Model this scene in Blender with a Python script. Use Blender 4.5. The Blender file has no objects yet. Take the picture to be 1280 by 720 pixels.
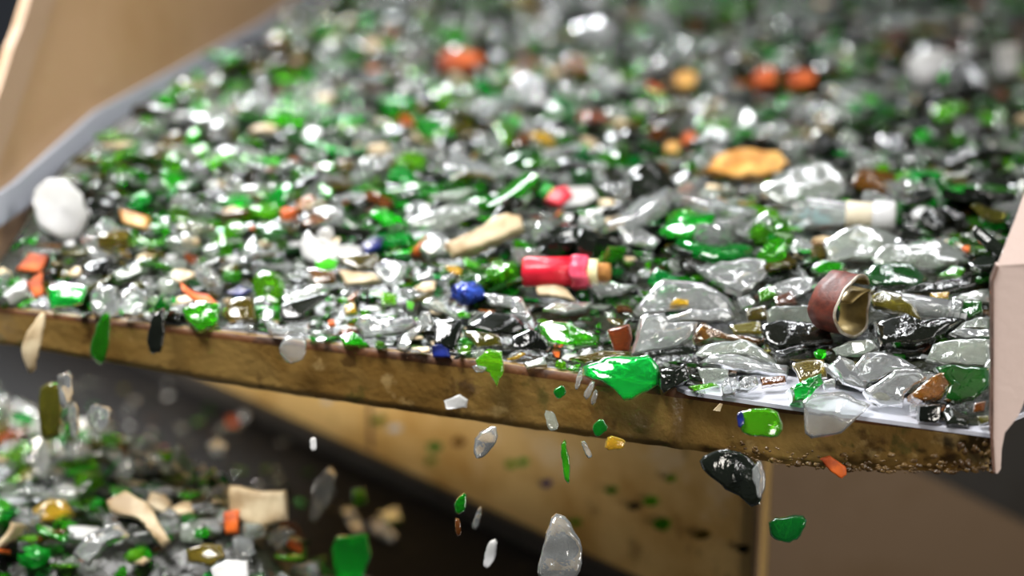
import bpy, math, random
import numpy as np
from mathutils import Vector, Matrix, noise
from mathutils.bvhtree import BVHTree

R = random.Random(11)
SC = bpy.context.scene
COL = SC.collection
PI = math.pi

# ------------------------------------------------------------------ camera
F = 2400.0                      # focal length in pixels of the 1280x720 frame
H = 0.36                        # camera height over the tray floor (z = 0)
PITCH = math.radians(17.6)
FWD = Vector((0, math.cos(PITCH), -math.sin(PITCH)))
UP = Vector((0, math.sin(PITCH), math.cos(PITCH)))
EYE = Vector((0, 0, H))

cam = bpy.data.cameras.new('camera')
cam.sensor_width = 36.0
cam.lens = F / 1280 * 36.0
cam.clip_start = 0.02
cam.dof.use_dof = True
cam.dof.focus_distance = 1.012
cam.dof.aperture_fstop = 2.9
co = bpy.data.objects.new('camera', cam)
COL.objects.link(co)
co.location = EYE
co.rotation_euler = (PI / 2 - PITCH, 0, 0)
SC.camera = co


def ray(x, y):
    return Vector(((x - 640) / F, 0, 0)) + FWD + UP * ((360 - y) / F)


def gnd(x, y, z=0.0):
    d = ray(x, y)
    return EYE + d * ((z - H) / d.z)


def onplane(x, y, P, n):
    d = ray(x, y)
    return EYE + d * ((P - EYE).dot(n) / d.dot(n))


def proj(P):
    v = P - EYE
    w = v.dot(FWD)
    return 640 + F * v.x / w, 360 - F * v.dot(UP) / w


def interp(pts, x):
    if x <= pts[0][0]:
        a, b = pts[0], pts[1]
    elif x >= pts[-1][0]:
        a, b = pts[-2], pts[-1]
    else:
        for a, b in zip(pts, pts[1:]):
            if a[0] <= x <= b[0]:
                break
    t = (x - a[0]) / (b[0] - a[0])
    return a[1] + (b[1] - a[1]) * t


def inside(poly, x, y):
    c = False
    n = len(poly)
    for i in range(n):
        x1, y1 = poly[i]
        x2, y2 = poly[i - 1]
        if (y1 > y) != (y2 > y) and x < (x2 - x1) * (y - y1) / (y2 - y1) + x1:
            c = not c
    return c


# ------------------------------------------------------------------ materials
def new_mat(name):
    m = bpy.data.materials.new(name)
    m.use_nodes = True
    nt = m.node_tree
    return m, nt, nt.nodes['Principled BSDF']


def lin(r, g, b):
    f = lambda c: c / 12.92 if c <= 0.04045 else ((c + 0.055) / 1.055) ** 2.4
    return (f(r / 255), f(g / 255), f(b / 255), 1)


def glass_mat(name, col, trans, rough, spread=0.12, val=(0.75, 1.25), bump=0.25, ior=1.5):
    """Broken bottle glass: tinted, glossy, a little variation from piece to piece."""
    m, nt, p = new_mat(name)
    N, L = nt.nodes, nt.links
    info = N.new('ShaderNodeObjectInfo')
    geo = N.new('ShaderNodeNewGeometry')
    add = N.new('ShaderNodeMath'); add.operation = 'ADD'
    L.new(info.outputs['Random'], add.inputs[0])
    L.new(geo.outputs['Random Per Island'], add.inputs[1])
    fr = N.new('ShaderNodeMath'); fr.operation = 'FRACT'
    L.new(add.outputs[0], fr.inputs[0])
    hue = N.new('ShaderNodeMapRange')
    hue.inputs[3].default_value = 0.5 - spread / 4
    hue.inputs[4].default_value = 0.5 + spread / 4
    L.new(fr.outputs[0], hue.inputs[0])
    w = N.new('ShaderNodeMath'); w.operation = 'MULTIPLY'; w.inputs[1].default_value = 7.31
    L.new(fr.outputs[0], w.inputs[0])
    w2 = N.new('ShaderNodeMath'); w2.operation = 'FRACT'
    L.new(w.outputs[0], w2.inputs[0])
    v = N.new('ShaderNodeMapRange')
    v.inputs[3].default_value, v.inputs[4].default_value = val
    L.new(w2.outputs[0], v.inputs[0])
    hs = N.new('ShaderNodeHueSaturation')
    hs.inputs['Color'].default_value = col
    L.new(hue.outputs[0], hs.inputs['Hue'])
    L.new(v.outputs[0], hs.inputs['Value'])
    L.new(hs.outputs[0], p.inputs['Base Color'])
    p.inputs['Transmission Weight'].default_value = trans
    p.inputs['Roughness'].default_value = rough
    p.inputs['IOR'].default_value = ior
    tc = N.new('ShaderNodeTexCoord')
    nz = N.new('ShaderNodeTexNoise'); nz.inputs['Scale'].default_value = 160; nz.inputs['Detail'].default_value = 3
    L.new(tc.outputs['Object'], nz.inputs['Vector'])
    bp = N.new('ShaderNodeBump'); bp.inputs['Strength'].default_value = bump; bp.inputs['Distance'].default_value = 0.002
    L.new(nz.outputs['Fac'], bp.inputs['Height'])
    L.new(bp.outputs[0], p.inputs['Normal'])
    return m


def plain_mat(name, col, rough=0.5, col2=None, scale=40, bump=0.3, spread=0.0, lo=0.4, hi=0.62, spec=0.5, metal=0):
    m, nt, p = new_mat(name)
    N, L = nt.nodes, nt.links
    p.inputs['Roughness'].default_value = rough
    p.inputs['Metallic'].default_value = metal
    p.inputs['Specular IOR Level'].default_value = spec
    tc = N.new('ShaderNodeTexCoord')
    nz = N.new('ShaderNodeTexNoise'); nz.inputs['Scale'].default_value = scale; nz.inputs['Detail'].default_value = 6
    L.new(tc.outputs['Object'], nz.inputs['Vector'])
    cr = N.new('ShaderNodeValToRGB')
    cr.color_ramp.elements[0].position = lo; cr.color_ramp.elements[1].position = hi
    cr.color_ramp.elements[0].color = col2 or col
    cr.color_ramp.elements[1].color = col
    L.new(nz.outputs['Fac'], cr.inputs[0])
    L.new(cr.outputs[0], p.inputs['Base Color'])
    bp = N.new('ShaderNodeBump'); bp.inputs['Strength'].default_value = bump; bp.inputs['Distance'].default_value = 0.001
    L.new(nz.outputs['Fac'], bp.inputs['Height'])
    L.new(bp.outputs[0], p.inputs['Normal'])
    return m


def dirty_mat(name, base, patches, scale=9, rough=0.45, bump=0.4):
    """Painted sheet with dirt patches: patches = [(colour, noise scale, threshold, softness, strength)]."""
    m, nt, p = new_mat(name)
    N, L = nt.nodes, nt.links
    tc = N.new('ShaderNodeTexCoord')
    cur = None
    for i, (c, s, th, soft, k) in enumerate(patches):
        nz = N.new('ShaderNodeTexNoise')
        nz.inputs['Scale'].default_value = s; nz.inputs['Detail'].default_value = 5; nz.inputs['Roughness'].default_value = 0.62
        mp = N.new('ShaderNodeMapping'); mp.inputs['Location'].default_value = (i * 3.7, i * 1.3, i * 2.1)
        L.new(tc.outputs['Object'], mp.inputs['Vector']); L.new(mp.outputs[0], nz.inputs['Vector'])
        mr = N.new('ShaderNodeMapRange')
        mr.inputs[1].default_value = th; mr.inputs[2].default_value = th + soft
        mr.inputs[3].default_value = 0; mr.inputs[4].default_value = k
        L.new(nz.outputs['Fac'], mr.inputs[0])
        mx = N.new('ShaderNodeMix'); mx.data_type = 'RGBA'
        L.new(mr.outputs[0], mx.inputs['Factor'])
        if cur is None:
            mx.inputs[6].default_value = base
        else:
            L.new(cur, mx.inputs[6])
        mx.inputs[7].default_value = c
        cur = mx.outputs[2]
    L.new(cur, p.inputs['Base Color'])
    p.inputs['Roughness'].default_value = rough
    nz = N.new('ShaderNodeTexNoise'); nz.inputs['Scale'].default_value = 220; nz.inputs['Detail'].default_value = 4
    L.new(tc.outputs['Object'], nz.inputs['Vector'])
    bp = N.new('ShaderNodeBump'); bp.inputs['Strength'].default_value = bump; bp.inputs['Distance'].default_value = 0.0015
    L.new(nz.outputs['Fac'], bp.inputs['Height']); L.new(bp.outputs[0], p.inputs['Normal'])
    return m


M = {
    'C': glass_mat('clear_glass', (0.93, 0.96, 0.95, 1), 0.86, 0.055, 0.0, (0.85, 1.03)),
    'P': glass_mat('pale_glass', (0.72, 0.79, 0.70, 1), 0.80, 0.09, 0.04, (0.75, 1.05)),
    'G': glass_mat('green_glass', (0.07, 0.60, 0.012, 1), 0.80, 0.06, 0.16, (0.55, 1.35)),
    'L': glass_mat('lime_glass', (0.15, 0.85, 0.06, 1), 0.6, 0.1, 0.05, (0.9, 1.1)),
    'K': glass_mat('dark_green_glass', (0.018, 0.10, 0.010, 1), 0.5, 0.08, 0.1, (0.6, 1.3)),
    'D': glass_mat('black_glass', (0.010, 0.012, 0.008, 1), 0.30, 0.09, 0.2, (0.4, 1.8), 0.3),
    'O': glass_mat('olive_glass', (0.20, 0.17, 0.02, 1), 0.65, 0.09, 0.1, (0.5, 1.2)),
    'A': glass_mat('amber_glass', (0.26, 0.085, 0.015, 1), 0.6, 0.09, 0.08, (0.4, 1.4)),
    'Y': glass_mat('yellow_glass', (0.85, 0.55, 0.04, 1), 0.7, 0.08, 0.02, (0.9, 1.1)),
    'T': glass_mat('teal_glass', (0.30, 0.75, 0.78, 1), 0.6, 0.1, 0.02, (0.9, 1.1)),
    'W': plain_mat('white_ceramic', (0.62, 0.62, 0.62, 1), 0.22, (0.52, 0.52, 0.50, 1), 30, 0.05),
    'B': plain_mat('beige_stoneware', lin(214, 196, 160), 0.5, lin(176, 150, 112), 60),
    'R': plain_mat('orange_brick', lin(226, 104, 24), 0.6, lin(160, 62, 14), 90),
    'N': plain_mat('blue_foil', lin(60, 96, 210), 0.22, lin(16, 30, 96), 120, 0.6, metal=0.5),
    'V': plain_mat('navy_glaze', lin(30, 44, 120), 0.2, lin(14, 20, 56), 90, 0.3),
    'S': plain_mat('metal_and_glint', (0.8, 0.82, 0.85, 1), 0.2, (0.6, 0.6, 0.62, 1), 50, 0.1, metal=0.9),
    'X': plain_mat('red_foil', lin(228, 36, 60), 0.32, lin(206, 18, 40), 110, 0.5),
    'XP': plain_mat('pink_foil', lin(240, 92, 120), 0.32, lin(226, 60, 90), 110, 0.5),
    'CR': plain_mat('cream_plastic', lin(238, 228, 180), 0.4, lin(226, 208, 150), 60),
    'CK': plain_mat('cork', lin(176, 122, 58), 0.8, lin(128, 82, 34), 140),
    'F': plain_mat('orange_foil', lin(236, 184, 100), 0.35, lin(190, 128, 50), 60, 0.6),
    'RU': plain_mat('rust_foil', lin(112, 50, 34), 0.5, lin(78, 34, 24), 170, 0.5),
    'GO': plain_mat('gold_liner', lin(158, 136, 80), 0.3, lin(104, 86, 44), 60, 0.2, metal=0.45),
    'TIN': plain_mat('tin_rim', lin(214, 206, 190), 0.35, lin(150, 130, 104), 120, 0.3, metal=0.4),
}
m_lip = dirty_mat('tan_lip', lin(142, 113, 60), [
    (lin(112, 80, 30), 16, 0.46, 0.16, 0.75), (lin(70, 46, 18), 26, 0.59, 0.06, 0.75),
    (lin(58, 66, 22), 24, 0.62, 0.05, 0.6), (lin(186, 158, 104), 34, 0.60, 0.06, 0.6)], rough=0.38, bump=0.5)
m_rust = dirty_mat('rust_edge', lin(96, 56, 20), [(lin(52, 30, 12), 50, 0.5, 0.1, 0.8)], rough=0.6)
m_crust = dirty_mat('dirt_crust', lin(104, 80, 44), [(lin(60, 40, 18), 80, 0.46, 0.12, 0.9), (lin(160, 138, 100), 120, 0.62, 0.06, 0.7)], rough=0.3, bump=1.0)
m_sheet = dirty_mat('grey_sheet', lin(196, 198, 208), [(lin(150, 150, 160), 14, 0.52, 0.2, 0.6)], rough=0.35, bump=0.05)
m_tan = dirty_mat('tan_wall', lin(192, 156, 118), [(lin(172, 134, 90), 5, 0.45, 0.25, 0.7), (lin(206, 176, 140), 12, 0.62, 0.12, 0.5)], rough=0.5, bump=0.1)
m_pink = dirty_mat('pink_plate', lin(216, 194, 184), [(lin(190, 160, 146), 18, 0.55, 0.2, 0.5), (lin(120, 92, 76), 70, 0.68, 0.04, 0.7)], rough=0.45, bump=0.15)
m_flange = dirty_mat('pale_tan_edge', lin(182, 152, 124), [(lin(166, 134, 100), 8, 0.5, 0.2, 0.6)], rough=0.5, bump=0.1)
m_edge = dirty_mat('brown_edge', lin(104, 74, 60), [(lin(60, 38, 28), 60, 0.5, 0.1, 0.7)], rough=0.5)
m_strip = dirty_mat('grey_strip', lin(190, 194, 204), [(lin(164, 166, 176), 8, 0.5, 0.2, 0.5)], rough=0.55, bump=0.1)
m_chute = dirty_mat('beige_chute', lin(222, 184, 118), [
    (lin(178, 128, 48), 11, 0.48, 0.18, 0.75), (lin(110, 84, 34), 17, 0.60, 0.08, 0.7),
    (lin(70, 84, 34), 20, 0.66, 0.05, 0.6), (lin(232, 208, 170), 14, 0.58, 0.1, 0.6)], rough=0.5, bump=0.3)
m_brown = dirty_mat('brown_panel', lin(128, 104, 78), [(lin(112, 86, 50), 5, 0.45, 0.2, 0.7), (lin(74, 58, 40), 14, 0.62, 0.08, 0.5)], rough=0.6)
m_belt = dirty_mat('black_rubber', (0.007, 0.007, 0.008, 1), [((0.018, 0.017, 0.015, 1), 30, 0.55, 0.15, 0.8)], rough=0.75, bump=0.5)
m_belt.node_tree.nodes['Principled BSDF'].inputs['Specular IOR Level'].default_value = 0.2
m_frame = dirty_mat('grey_frame', lin(120, 116, 110), [(lin(92, 82, 66), 20, 0.5, 0.2, 0.7)], rough=0.5)
m_dark = dirty_mat('dark_steel', lin(62, 58, 54), [(lin(44, 40, 36), 20, 0.5, 0.2, 0.7)], rough=0.6)
m_back = dirty_mat('hall_wall', lin(150, 158, 172), [(lin(130, 138, 150), 3, 0.5, 0.2, 0.5)], rough=0.8)
m_floor = dirty_mat('concrete', lin(70, 64, 58), [(lin(50, 46, 42), 4, 0.5, 0.2, 0.6)], rough=0.8)
m_fines = dirty_mat('glass_fines', lin(34, 36, 26), [  # near-black base: shade of the gaps between shards is put into the colour
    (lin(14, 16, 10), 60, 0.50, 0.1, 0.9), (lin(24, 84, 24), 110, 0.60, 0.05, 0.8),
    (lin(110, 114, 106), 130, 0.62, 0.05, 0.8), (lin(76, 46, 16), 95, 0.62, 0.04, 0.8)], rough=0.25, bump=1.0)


# ------------------------------------------------------------------ mesh helpers
def link_mesh(name, verts, faces, mat, parent=None, smooth=None, mats=None, fm=None):
    me = bpy.data.meshes.new(name)
    me.from_pydata([tuple(v) for v in verts], [], faces)
    for m_ in (mats or [mat]):
        me.materials.append(m_)
    if smooth is not None:
        vals = smooth if isinstance(smooth, (list, tuple)) else [smooth] * len(faces)
        me.polygons.foreach_set('use_smooth', vals)
    if fm:
        me.polygons.foreach_set('material_index', fm)
    me.update()
    o = bpy.data.objects.new(name, me)
    COL.objects.link(o)
    if parent:
        o.parent = parent
    return o


def tag(o, label, cat, group=None, kind=None):
    o['label'] = label
    o['category'] = cat
    if group:
        o['group'] = group
    if kind:
        o['kind'] = kind
    return o


def empty(name, loc=(0, 0, 0)):
    o = bpy.data.objects.new(name, None)
    o.empty_display_size = 0.01
    o.location = loc
    COL.objects.link(o)
    return o


def slab(pts, n, t):
    """Closed prism: outline pts (3D, planar), thickness t along -n."""
    k = len(pts)
    v = [Vector(p) for p in pts] + [Vector(p) - n * t for p in pts]
    f = [tuple(range(k)), tuple(range(2 * k - 1, k - 1, -1))]
    for i in range(k):
        j = (i + 1) % k
        f.append((i, i + k, j + k, j))
    return v, f


def fix_normals(o):
    import bmesh
    bm = bmesh.new()
    bm.from_mesh(o.data)
    bmesh.ops.recalc_face_normals(bm, faces=bm.faces)
    bm.to_mesh(o.data)
    bm.free()


def box_vf(lo, hi):
    x0, y0, z0 = lo; x1, y1, z1 = hi
    v = [(x0, y0, z0), (x1, y0, z0), (x1, y1, z0), (x0, y1, z0), (x0, y0, z1), (x1, y0, z1), (x1, y1, z1), (x0, y1, z1)]
    f = [(0, 3, 2, 1), (4, 5, 6, 7), (0, 1, 5, 4), (1, 2, 6, 5), (2, 3, 7, 6), (3, 0, 4, 7)]
    return v, f


def plate_vf(out, thick, curve, rings=(0.28, 0.55, 0.8, 0.955), rough=0.0, rng=R, edge=0.35, relief=0.0):
    """A curved plate of glass with a rounded broken rim. out: 2D outline (star-shaped about 0), curve(u, v) -> height."""
    n = len(out)
    V, Fc, S = [], [], []
    seed = rng.uniform(0, 100)
    tops, bots = [], []

    def add(u, v, side):
        h = curve(u, v)
        if relief:
            h += relief * noise.noise(Vector((u * 95 + seed, v * 95, side * 0.6)))
        V.append((u, v, h + side * thick / 2 + (rng.uniform(-rough, rough) if rough else 0)))
        return len(V) - 1
    ct, cb = add(0, 0, 1), add(0, 0, -1)
    for s in rings:
        tops.append([add(u * s, v * s, 1 if s < 0.9 else 0.86) for u, v in out])
        bots.append([add(u * s, v * s, -1 if s < 0.9 else -0.86) for u, v in out])
    rt = [add(u, v, edge) for u, v in out]
    rb = [add(u, v, -edge) for u, v in out]
    for i in range(n):
        j = (i + 1) % n
        Fc.append((ct, tops[0][i], tops[0][j])); S.append(True)
        Fc.append((cb, bots[0][j], bots[0][i])); S.append(True)
        for a, b in zip(tops, tops[1:]):
            Fc.append((a[i], b[i], b[j], a[j])); S.append(True)
        for a, b in zip(bots, bots[1:]):
            Fc.append((a[j], b[j], b[i], a[i])); S.append(True)
        Fc.append((tops[-1][i], rt[i], rt[j], tops[-1][j])); S.append(False)
        Fc.append((rt[i], rb[i], rb[j], rt[j])); S.append(False)
        Fc.append((rb[i], bots[-1][i], bots[-1][j], rb[j])); S.append(False)
    return V, Fc, S


def resample(poly, n, jit, rng):
    k = len(poly)
    d = [math.dist(poly[i], poly[(i + 1) % k]) for i in range(k)]
    tot = sum(d)
    pts = []
    for i in range(k):                      # keep the corners, add points along the sides
        m = max(1, round(n * d[i] / tot))
        a, b = poly[i], poly[(i + 1) % k]
        for q in range(m):
            t = q / m
            pts.append((a[0] + (b[0] - a[0]) * t + (rng.gauss(0, jit) if q else 0), a[1] + (b[1] - a[1]) * t + (rng.gauss(0, jit) if q else 0)))
    return pts


def revolve(profile, P0, axis, ref, seg=28, a0=0.0, a1=2 * PI, wob=None):
    """Surface of revolution about axis from P0: profile = [(along, radius)]; open or full turn."""
    ax = axis.normalized()
    e1 = (ref - ax * ref.dot(ax)).normalized()
    e2 = ax.cross(e1)
    full = abs(a1 - a0 - 2 * PI) < 1e-6
    cols = seg if full else seg + 1
    V, Fc = [], []
    for i in range(cols):
        a = a0 + (a1 - a0) * i / seg
        for k, (l, r) in enumerate(profile):
            dl, dr = wob(a, k) if wob else (0, 0)
            V.append(P0 + ax * (l + dl) + (e1 * math.cos(a) + e2 * math.sin(a)) * (r + dr))
    m = len(profile)
    for i in range(seg):
        j = (i + 1) % cols
        for k in range(m - 1):
            Fc.append((i * m + k, i * m + k + 1, j * m + k + 1, j * m + k))
    return V, Fc


# ------------------------------------------------------------------ tray geometry
LIP_TOP = [(-140, 371), (20, 387), (330, 421), (640, 456), (900, 494), (1075, 519), (1240, 541)]
LIP_BOT = [(-140, 408), (60, 440), (160, 458), (320, 487), (640, 533), (880, 565), (1000, 582), (1100, 588), (1240, 588)]
lip_pts = []
for i in range(70):
    x = -140 + 1380 * i / 69
    lip_pts.append(gnd(x, interp(LIP_TOP, x), 0.0))
lip_xy = [(p.x, p.y) for p in lip_pts]


def lip_y(x):
    return interp(lip_xy, x)


def smooth(t):
    t = max(0.0, min(1.0, t))
    return t * t * (3 - 2 * t)


def bed(x, y):
    s = y - lip_y(x)
    n = noise.noise(Vector((x * 9, y * 9, 0.3))) * 0.007 + noise.noise(Vector((x * 25, y * 25, 4.3))) * 0.003
    k = smooth((s + 0.01) / 0.20)
    kw = 1 - smooth((x - wall_x(y)) / 0.10)          # it piles up against the left wall
    return 0.003 + 0.032 * k + n * k + 0.020 * kw * (0.25 + 0.75 * k)


def on_bed(px, py):
    """Where the line of sight through a pixel first meets the heap (or the very edge of the lip)."""
    d = ray(px, py)
    t = (0.07 - H) / d.z
    while True:
        P = EYE + d * t
        if P.z <= 0.0:
            break
        if P.y > lip_y(P.x) and P.z <= bed(P.x, P.y):
            break
        t += 0.0008
    if P.y < lip_y(P.x) + 0.004:
        P.y = lip_y(P.x) + 0.004
        P.z = 0.003
    return P


tray = empty('conveyor_tray', lip_pts[35])
tag(tray, 'tan vibrating conveyor tray carrying the broad heap of broken glass', 'conveyor')
TL = tray.location.copy()
loc = lambda vs: [Vector(v) - TL for v in vs]

# left wall line and plane
A0 = gnd(0, 277, 0.03); A1 = gnd(313, 77, 0.03)
wd = (A1 - A0); wd.z = 0; wd.normalize()
wn = Vector((wd.y, -wd.x, 0))               # towards the inside of the tray
if wn.x < 0:
    wn = -wn
lean = (wn + Vector((0, 0, 0.16))).normalized()     # the wall leans outwards
back_y = 2.62


def wall_x(y):
    return A0.x + wd.x * (y - A0.y) / wd.y


# floor sheet
fp = [Vector((p.x, p.y + (-0.0015 if 850 < proj(p)[0] else 0.005), 0.0)) for p in lip_pts]
fp = [p for p in fp if p.x >= wall_x(p.y) - 0.05]
right_x = lip_pts[-1].x
poly = fp + [Vector((right_x + 0.003, lip_pts[-1].y + 0.01, 0)), Vector((right_x + 0.17, lip_pts[-1].y + 0.15, 0)), Vector((right_x + 0.55, back_y, 0)), Vector((wall_x(back_y) - 0.03, back_y, 0))]
v, f = slab(poly, Vector((0, 0, 1)), 0.0022)
o = link_mesh('tray_floor', loc(v), f, m_sheet, tray); fix_normals(o)

# lip: the front board, seen from the front, with a dented lower edge
V, Fc, MI = [], [], []
rows = 7
cols = 160
for i in range(cols + 1):
    t = i / cols
    px = -140 + 1380 * t
    T = gnd(px, interp(LIP_TOP, px), -(0.0024 if px > 845 else 0.0003))
    lo, hi = -0.2, 0.0
    target = interp(LIP_BOT, px)
    for _ in range(40):
        mid = (lo + hi) / 2
        if proj(Vector((T.x, T.y, mid)))[1] > target:
            lo = mid
        else:
            hi = mid
    zb = hi + noise.noise(Vector((px * 0.05, 0, 0))) * 0.0006 + (noise.noise(Vector((px * 0.11, 5, 0))) * 0.0016 if px > 930 else 0)
    for r in range(rows + 1):
        z = T.z + (zb - T.z) * r / rows
        dy = noise.noise(Vector((px * 0.02, z * 90, 2))) * 0.0008
        V.append(Vector((T.x, T.y + dy, z)))
    V.append(Vector((T.x, T.y + 0.0045, zb)))
    V.append(Vector((T.x, T.y + 0.0045, T.z)))
m_ = rows + 3
for i in range(cols):
    for r in range(m_):
        r2 = (r + 1) % m_
        Fc.append((i * m_ + r, i * m_ + r2, (i + 1) * m_ + r2, (i + 1) * m_ + r))
        MI.append(1 if r == 0 else 0)
Fc.append(tuple(range(m_))[::-1]); MI.append(0)
Fc.append(tuple(cols * m_ + r for r in range(m_))); MI.append(0)
o = link_mesh('lip', loc(V), Fc, m_lip, tray, True, mats=[m_lip, m_rust], fm=MI); fix_normals(o)
lipR = V[cols * m_:]

# crust of dirt that clings to the right part of the lip's lower edge
V, Fc = [], []
rc = random.Random(5)


def blob(P, r, seed, sq=1.0):
    b = len(V)
    nu, nv = 8, 5
    V.append(P + Vector((0, 0, r * sq)))
    for k in range(1, nv):
        th = PI * k / nv
        for q in range(nu):
            ph = 2 * PI * q / nu
            d = Vector((math.sin(th) * math.cos(ph), math.sin(th) * math.sin(ph) * 0.4, math.cos(th) * sq))
            V.append(P + d * r * (1 + 0.8 * noise.noise(d * 2.2 + Vector((seed, 0, 0)))))
    V.append(P - Vector((0, 0, r * sq)))
    for q in range(nu):
        Fc.append((b, b + 1 + q, b + 1 + (q + 1) % nu))
        for k in range(nv - 2):
            a = b + 1 + k * nu
            Fc.append((a + q, a + nu + q, a + nu + (q + 1) % nu, a + (q + 1) % nu))
        a = b + 1 + (nv - 2) * nu
        Fc.append((a + q, b + 1 + (nv - 1) * nu, a + (q + 1) % nu))


for k in range(190):
    px = rc.uniform(900, 1240)
    py = interp(LIP_BOT, px) - abs(rc.gauss(0, 10)) + 3
    P = gnd(px, interp(LIP_TOP, px), 0)
    blob(onplane(px, py, P, Vector((0, -1, 0))), rc.choice((0.0005, 0.0007, 0.0009, 0.0012, 0.0020)), k * 1.7, rc.uniform(0.45, 0.9))
for k in range(26):
    px = rc.uniform(1195, 1245)
    py = rc.uniform(545, 586)
    P = gnd(px, interp(LIP_TOP, px), 0)
    blob(onplane(px, py, P, Vector((0, -1, 0))), rc.uniform(0.0007, 0.0020), k * 2.7, 1.2)
o = link_mesh('dirt_crust', loc(V), Fc, m_crust, tray, True); o['kind'] = 'stuff'; o['label'] = 'wet brown dirt crust'
fix_normals(o)

# left wall
Pw = A0 - wn * 0.006


def wall_pt(x, y):
    return onplane(x, y, Pw, lean)


wall_out = [(-75, 335), (-40, 215), (0, 100), (12, 60), (23, 33), (33, 0), (62, -95), (470, -95), (430, 30), (340, 100), (180, 212), (60, 300), (-60, 378)]
wp_ = [wall_pt(*p) for p in wall_out]
for q in wp_:
    q.z = max(q.z, 0.0005)
v, f = slab(wp_, lean, 0.005)
o = link_mesh('side_wall', loc(v), f, m_tan, tray); fix_normals(o)
# folded pale edge down the wall's front end
edge_l = [(-75, 335), (-40, 215), (0, 100), (12, 60), (23, 33), (33, 0), (62, -95)]
ev = [wall_pt(x, y) + lean * 0.003 for x, y in edge_l] + [wall_pt(x + 30, y + 4) + lean * 0.003 for x, y in reversed(edge_l)]
v, f = slab(ev, lean, 0.0045)
o = link_mesh('wall_flange', loc(v), f, m_flange, tray); fix_normals(o); o['label'] = 'pale folded front edge of the tan wall'
# grey sealing strip along the wall's foot
lo_l = [(-60, 315), (0, 277), (37, 251), (117, 187), (180, 147), (233, 122), (313, 77), (420, 8)]
hi_l = [(430, -42), (320, 30), (213, 87), (113, 140), (67, 180), (10, 230), (-60, 275)]
v, f = slab([wall_pt(*p) + lean * 0.006 for p in lo_l + hi_l], lean, 0.005)
o = link_mesh('sealing_strip', loc(v), f, m_strip, tray); fix_normals(o); o['label'] = 'flat grey sealing strip'

# right corner plate: lower part upright, upper part bent back
Pc = lip_pts[-1] + Vector((0, -0.004, 0))
nc = Vector((-0.12, -1, 0.03)).normalized()
low = [(1241, 590), (1238, 545), (1239, 470), (1239, 352), (1246, 332), (1420, 322), (1420, 470), (1300, 487), (1283, 496), (1273, 520), (1256, 541), (1252, 562), (1251, 586), (1247, 592)]
v, f = slab([onplane(*p, Pc, nc) for p in low], nc, 0.006)
fold = onplane(1246, 332, Pc, nc)
nb = Vector((-0.2, -0.86, 0.5)).normalized()
v2, f2 = slab([onplane(*p, fold, nb) for p in [(1246, 332), (1268, 276), (1290, 212), (1420, 190), (1420, 322)]], nb, 0.006)
f2 = [tuple(i + len(v) for i in q) for q in f2]
o = link_mesh('corner_plate', loc(v + v2), f + f2, m_pink, tray); fix_normals(o); o['label'] = 'pinkish bent plate closing the corner'
ed = [(1241, 590), (1238, 545), (1239, 470), (1239, 352), (1246, 332), (1248.5, 333), (1241.8, 353), (1241.8, 470), (1241.5, 545), (1244, 590)]
v, f = slab([onplane(*p, Pc, nc) + nc * 0.0008 for p in ed], nc, 0.007)
o = link_mesh('plate_edge', loc(v), f, m_edge, tray); fix_normals(o); o['label'] = 'dark worn edge of the corner plate'

# right wall of the tray, outside the frame
w0 = Vector((right_x + 0.165, lip_pts[-1].y + 0.15, 0)); w1 = Vector((right_x + 0.55, back_y, 0))
dn = Vector((-(w1 - w0).y, (w1 - w0).x, 0)).normalized()
v, f = slab([w0, w1, w1 + Vector((0, 0, 0.2)), w0 + Vector((0, 0, 0.12))], dn, 0.012)
o = link_mesh('side_wall', loc(v), f, m_tan, tray); fix_normals(o)

# heap core: the crushed fines the shards lie on
V, Fc = [], []
nx, ny = 110, 150
for j in range(ny + 1):
    tj = (j / ny) ** 1.4
    for i in range(nx + 1):
        ti = i / nx
        yy0 = None
        xl = -0.36 - 0.3 * tj if False else None
        x_a, x_b = -0.40, right_x + 0.15 + 0.38 * tj
        x = x_a + (x_b - x_a) * ti
        ys = lip_y(x) + 0.006
        ys = max(ys, lip_pts[-1].y + 0.01 + (x - right_x) * 0.84) if x > right_x - 0.002 else ys
        y = ys + (back_y - ys) * tj
        x = max(x, wall_x(y) + 0.012)
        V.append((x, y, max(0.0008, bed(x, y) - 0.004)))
for j in range(ny):
    for i in range(nx):
        a = j * (nx + 1) + i
        Fc.append((a, a + 1, a + nx + 2, a + nx + 1))
BARE = [(896, 478), (985, 472), (1045, 488), (1078, 492), (1137, 500), (1147, 530), (1215, 540), (1100, 545), (1000, 530), (896, 500)]


def bare(x, y, z=0.0):
    px, py = proj(Vector((x, y, z)))
    return inside(BARE, px, py)


Fc = [q for q in Fc if not any(bare(V[k][0], V[k][1]) for k in q) and len({(round(V[k][0], 5), round(V[k][1], 5)) for k in q}) == 4]
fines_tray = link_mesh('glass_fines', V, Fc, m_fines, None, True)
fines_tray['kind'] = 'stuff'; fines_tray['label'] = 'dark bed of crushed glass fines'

# ------------------------------------------------------------------ below the tray
ZB = -0.24
C0 = gnd(150, 442, ZB); C1 = gnd(745, 722, ZB)
cd = (C1 - C0).normalized()
cn = Vector((cd.y, -cd.x, 0))
if cn.y > 0:
    cn = -cn
chute = empty('chute_plate', (C0 + C1) / 2)
tag(chute, 'beige dirt-stained chute plate slanting down beneath the tray lip', 'chute')
CL = chute.location.copy()
cl = lambda vs: [Vector(q) - CL for q in vs]
Pch = C0


def chute_pt(x, y):
    return onplane(x, y, Pch, cn)


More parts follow.
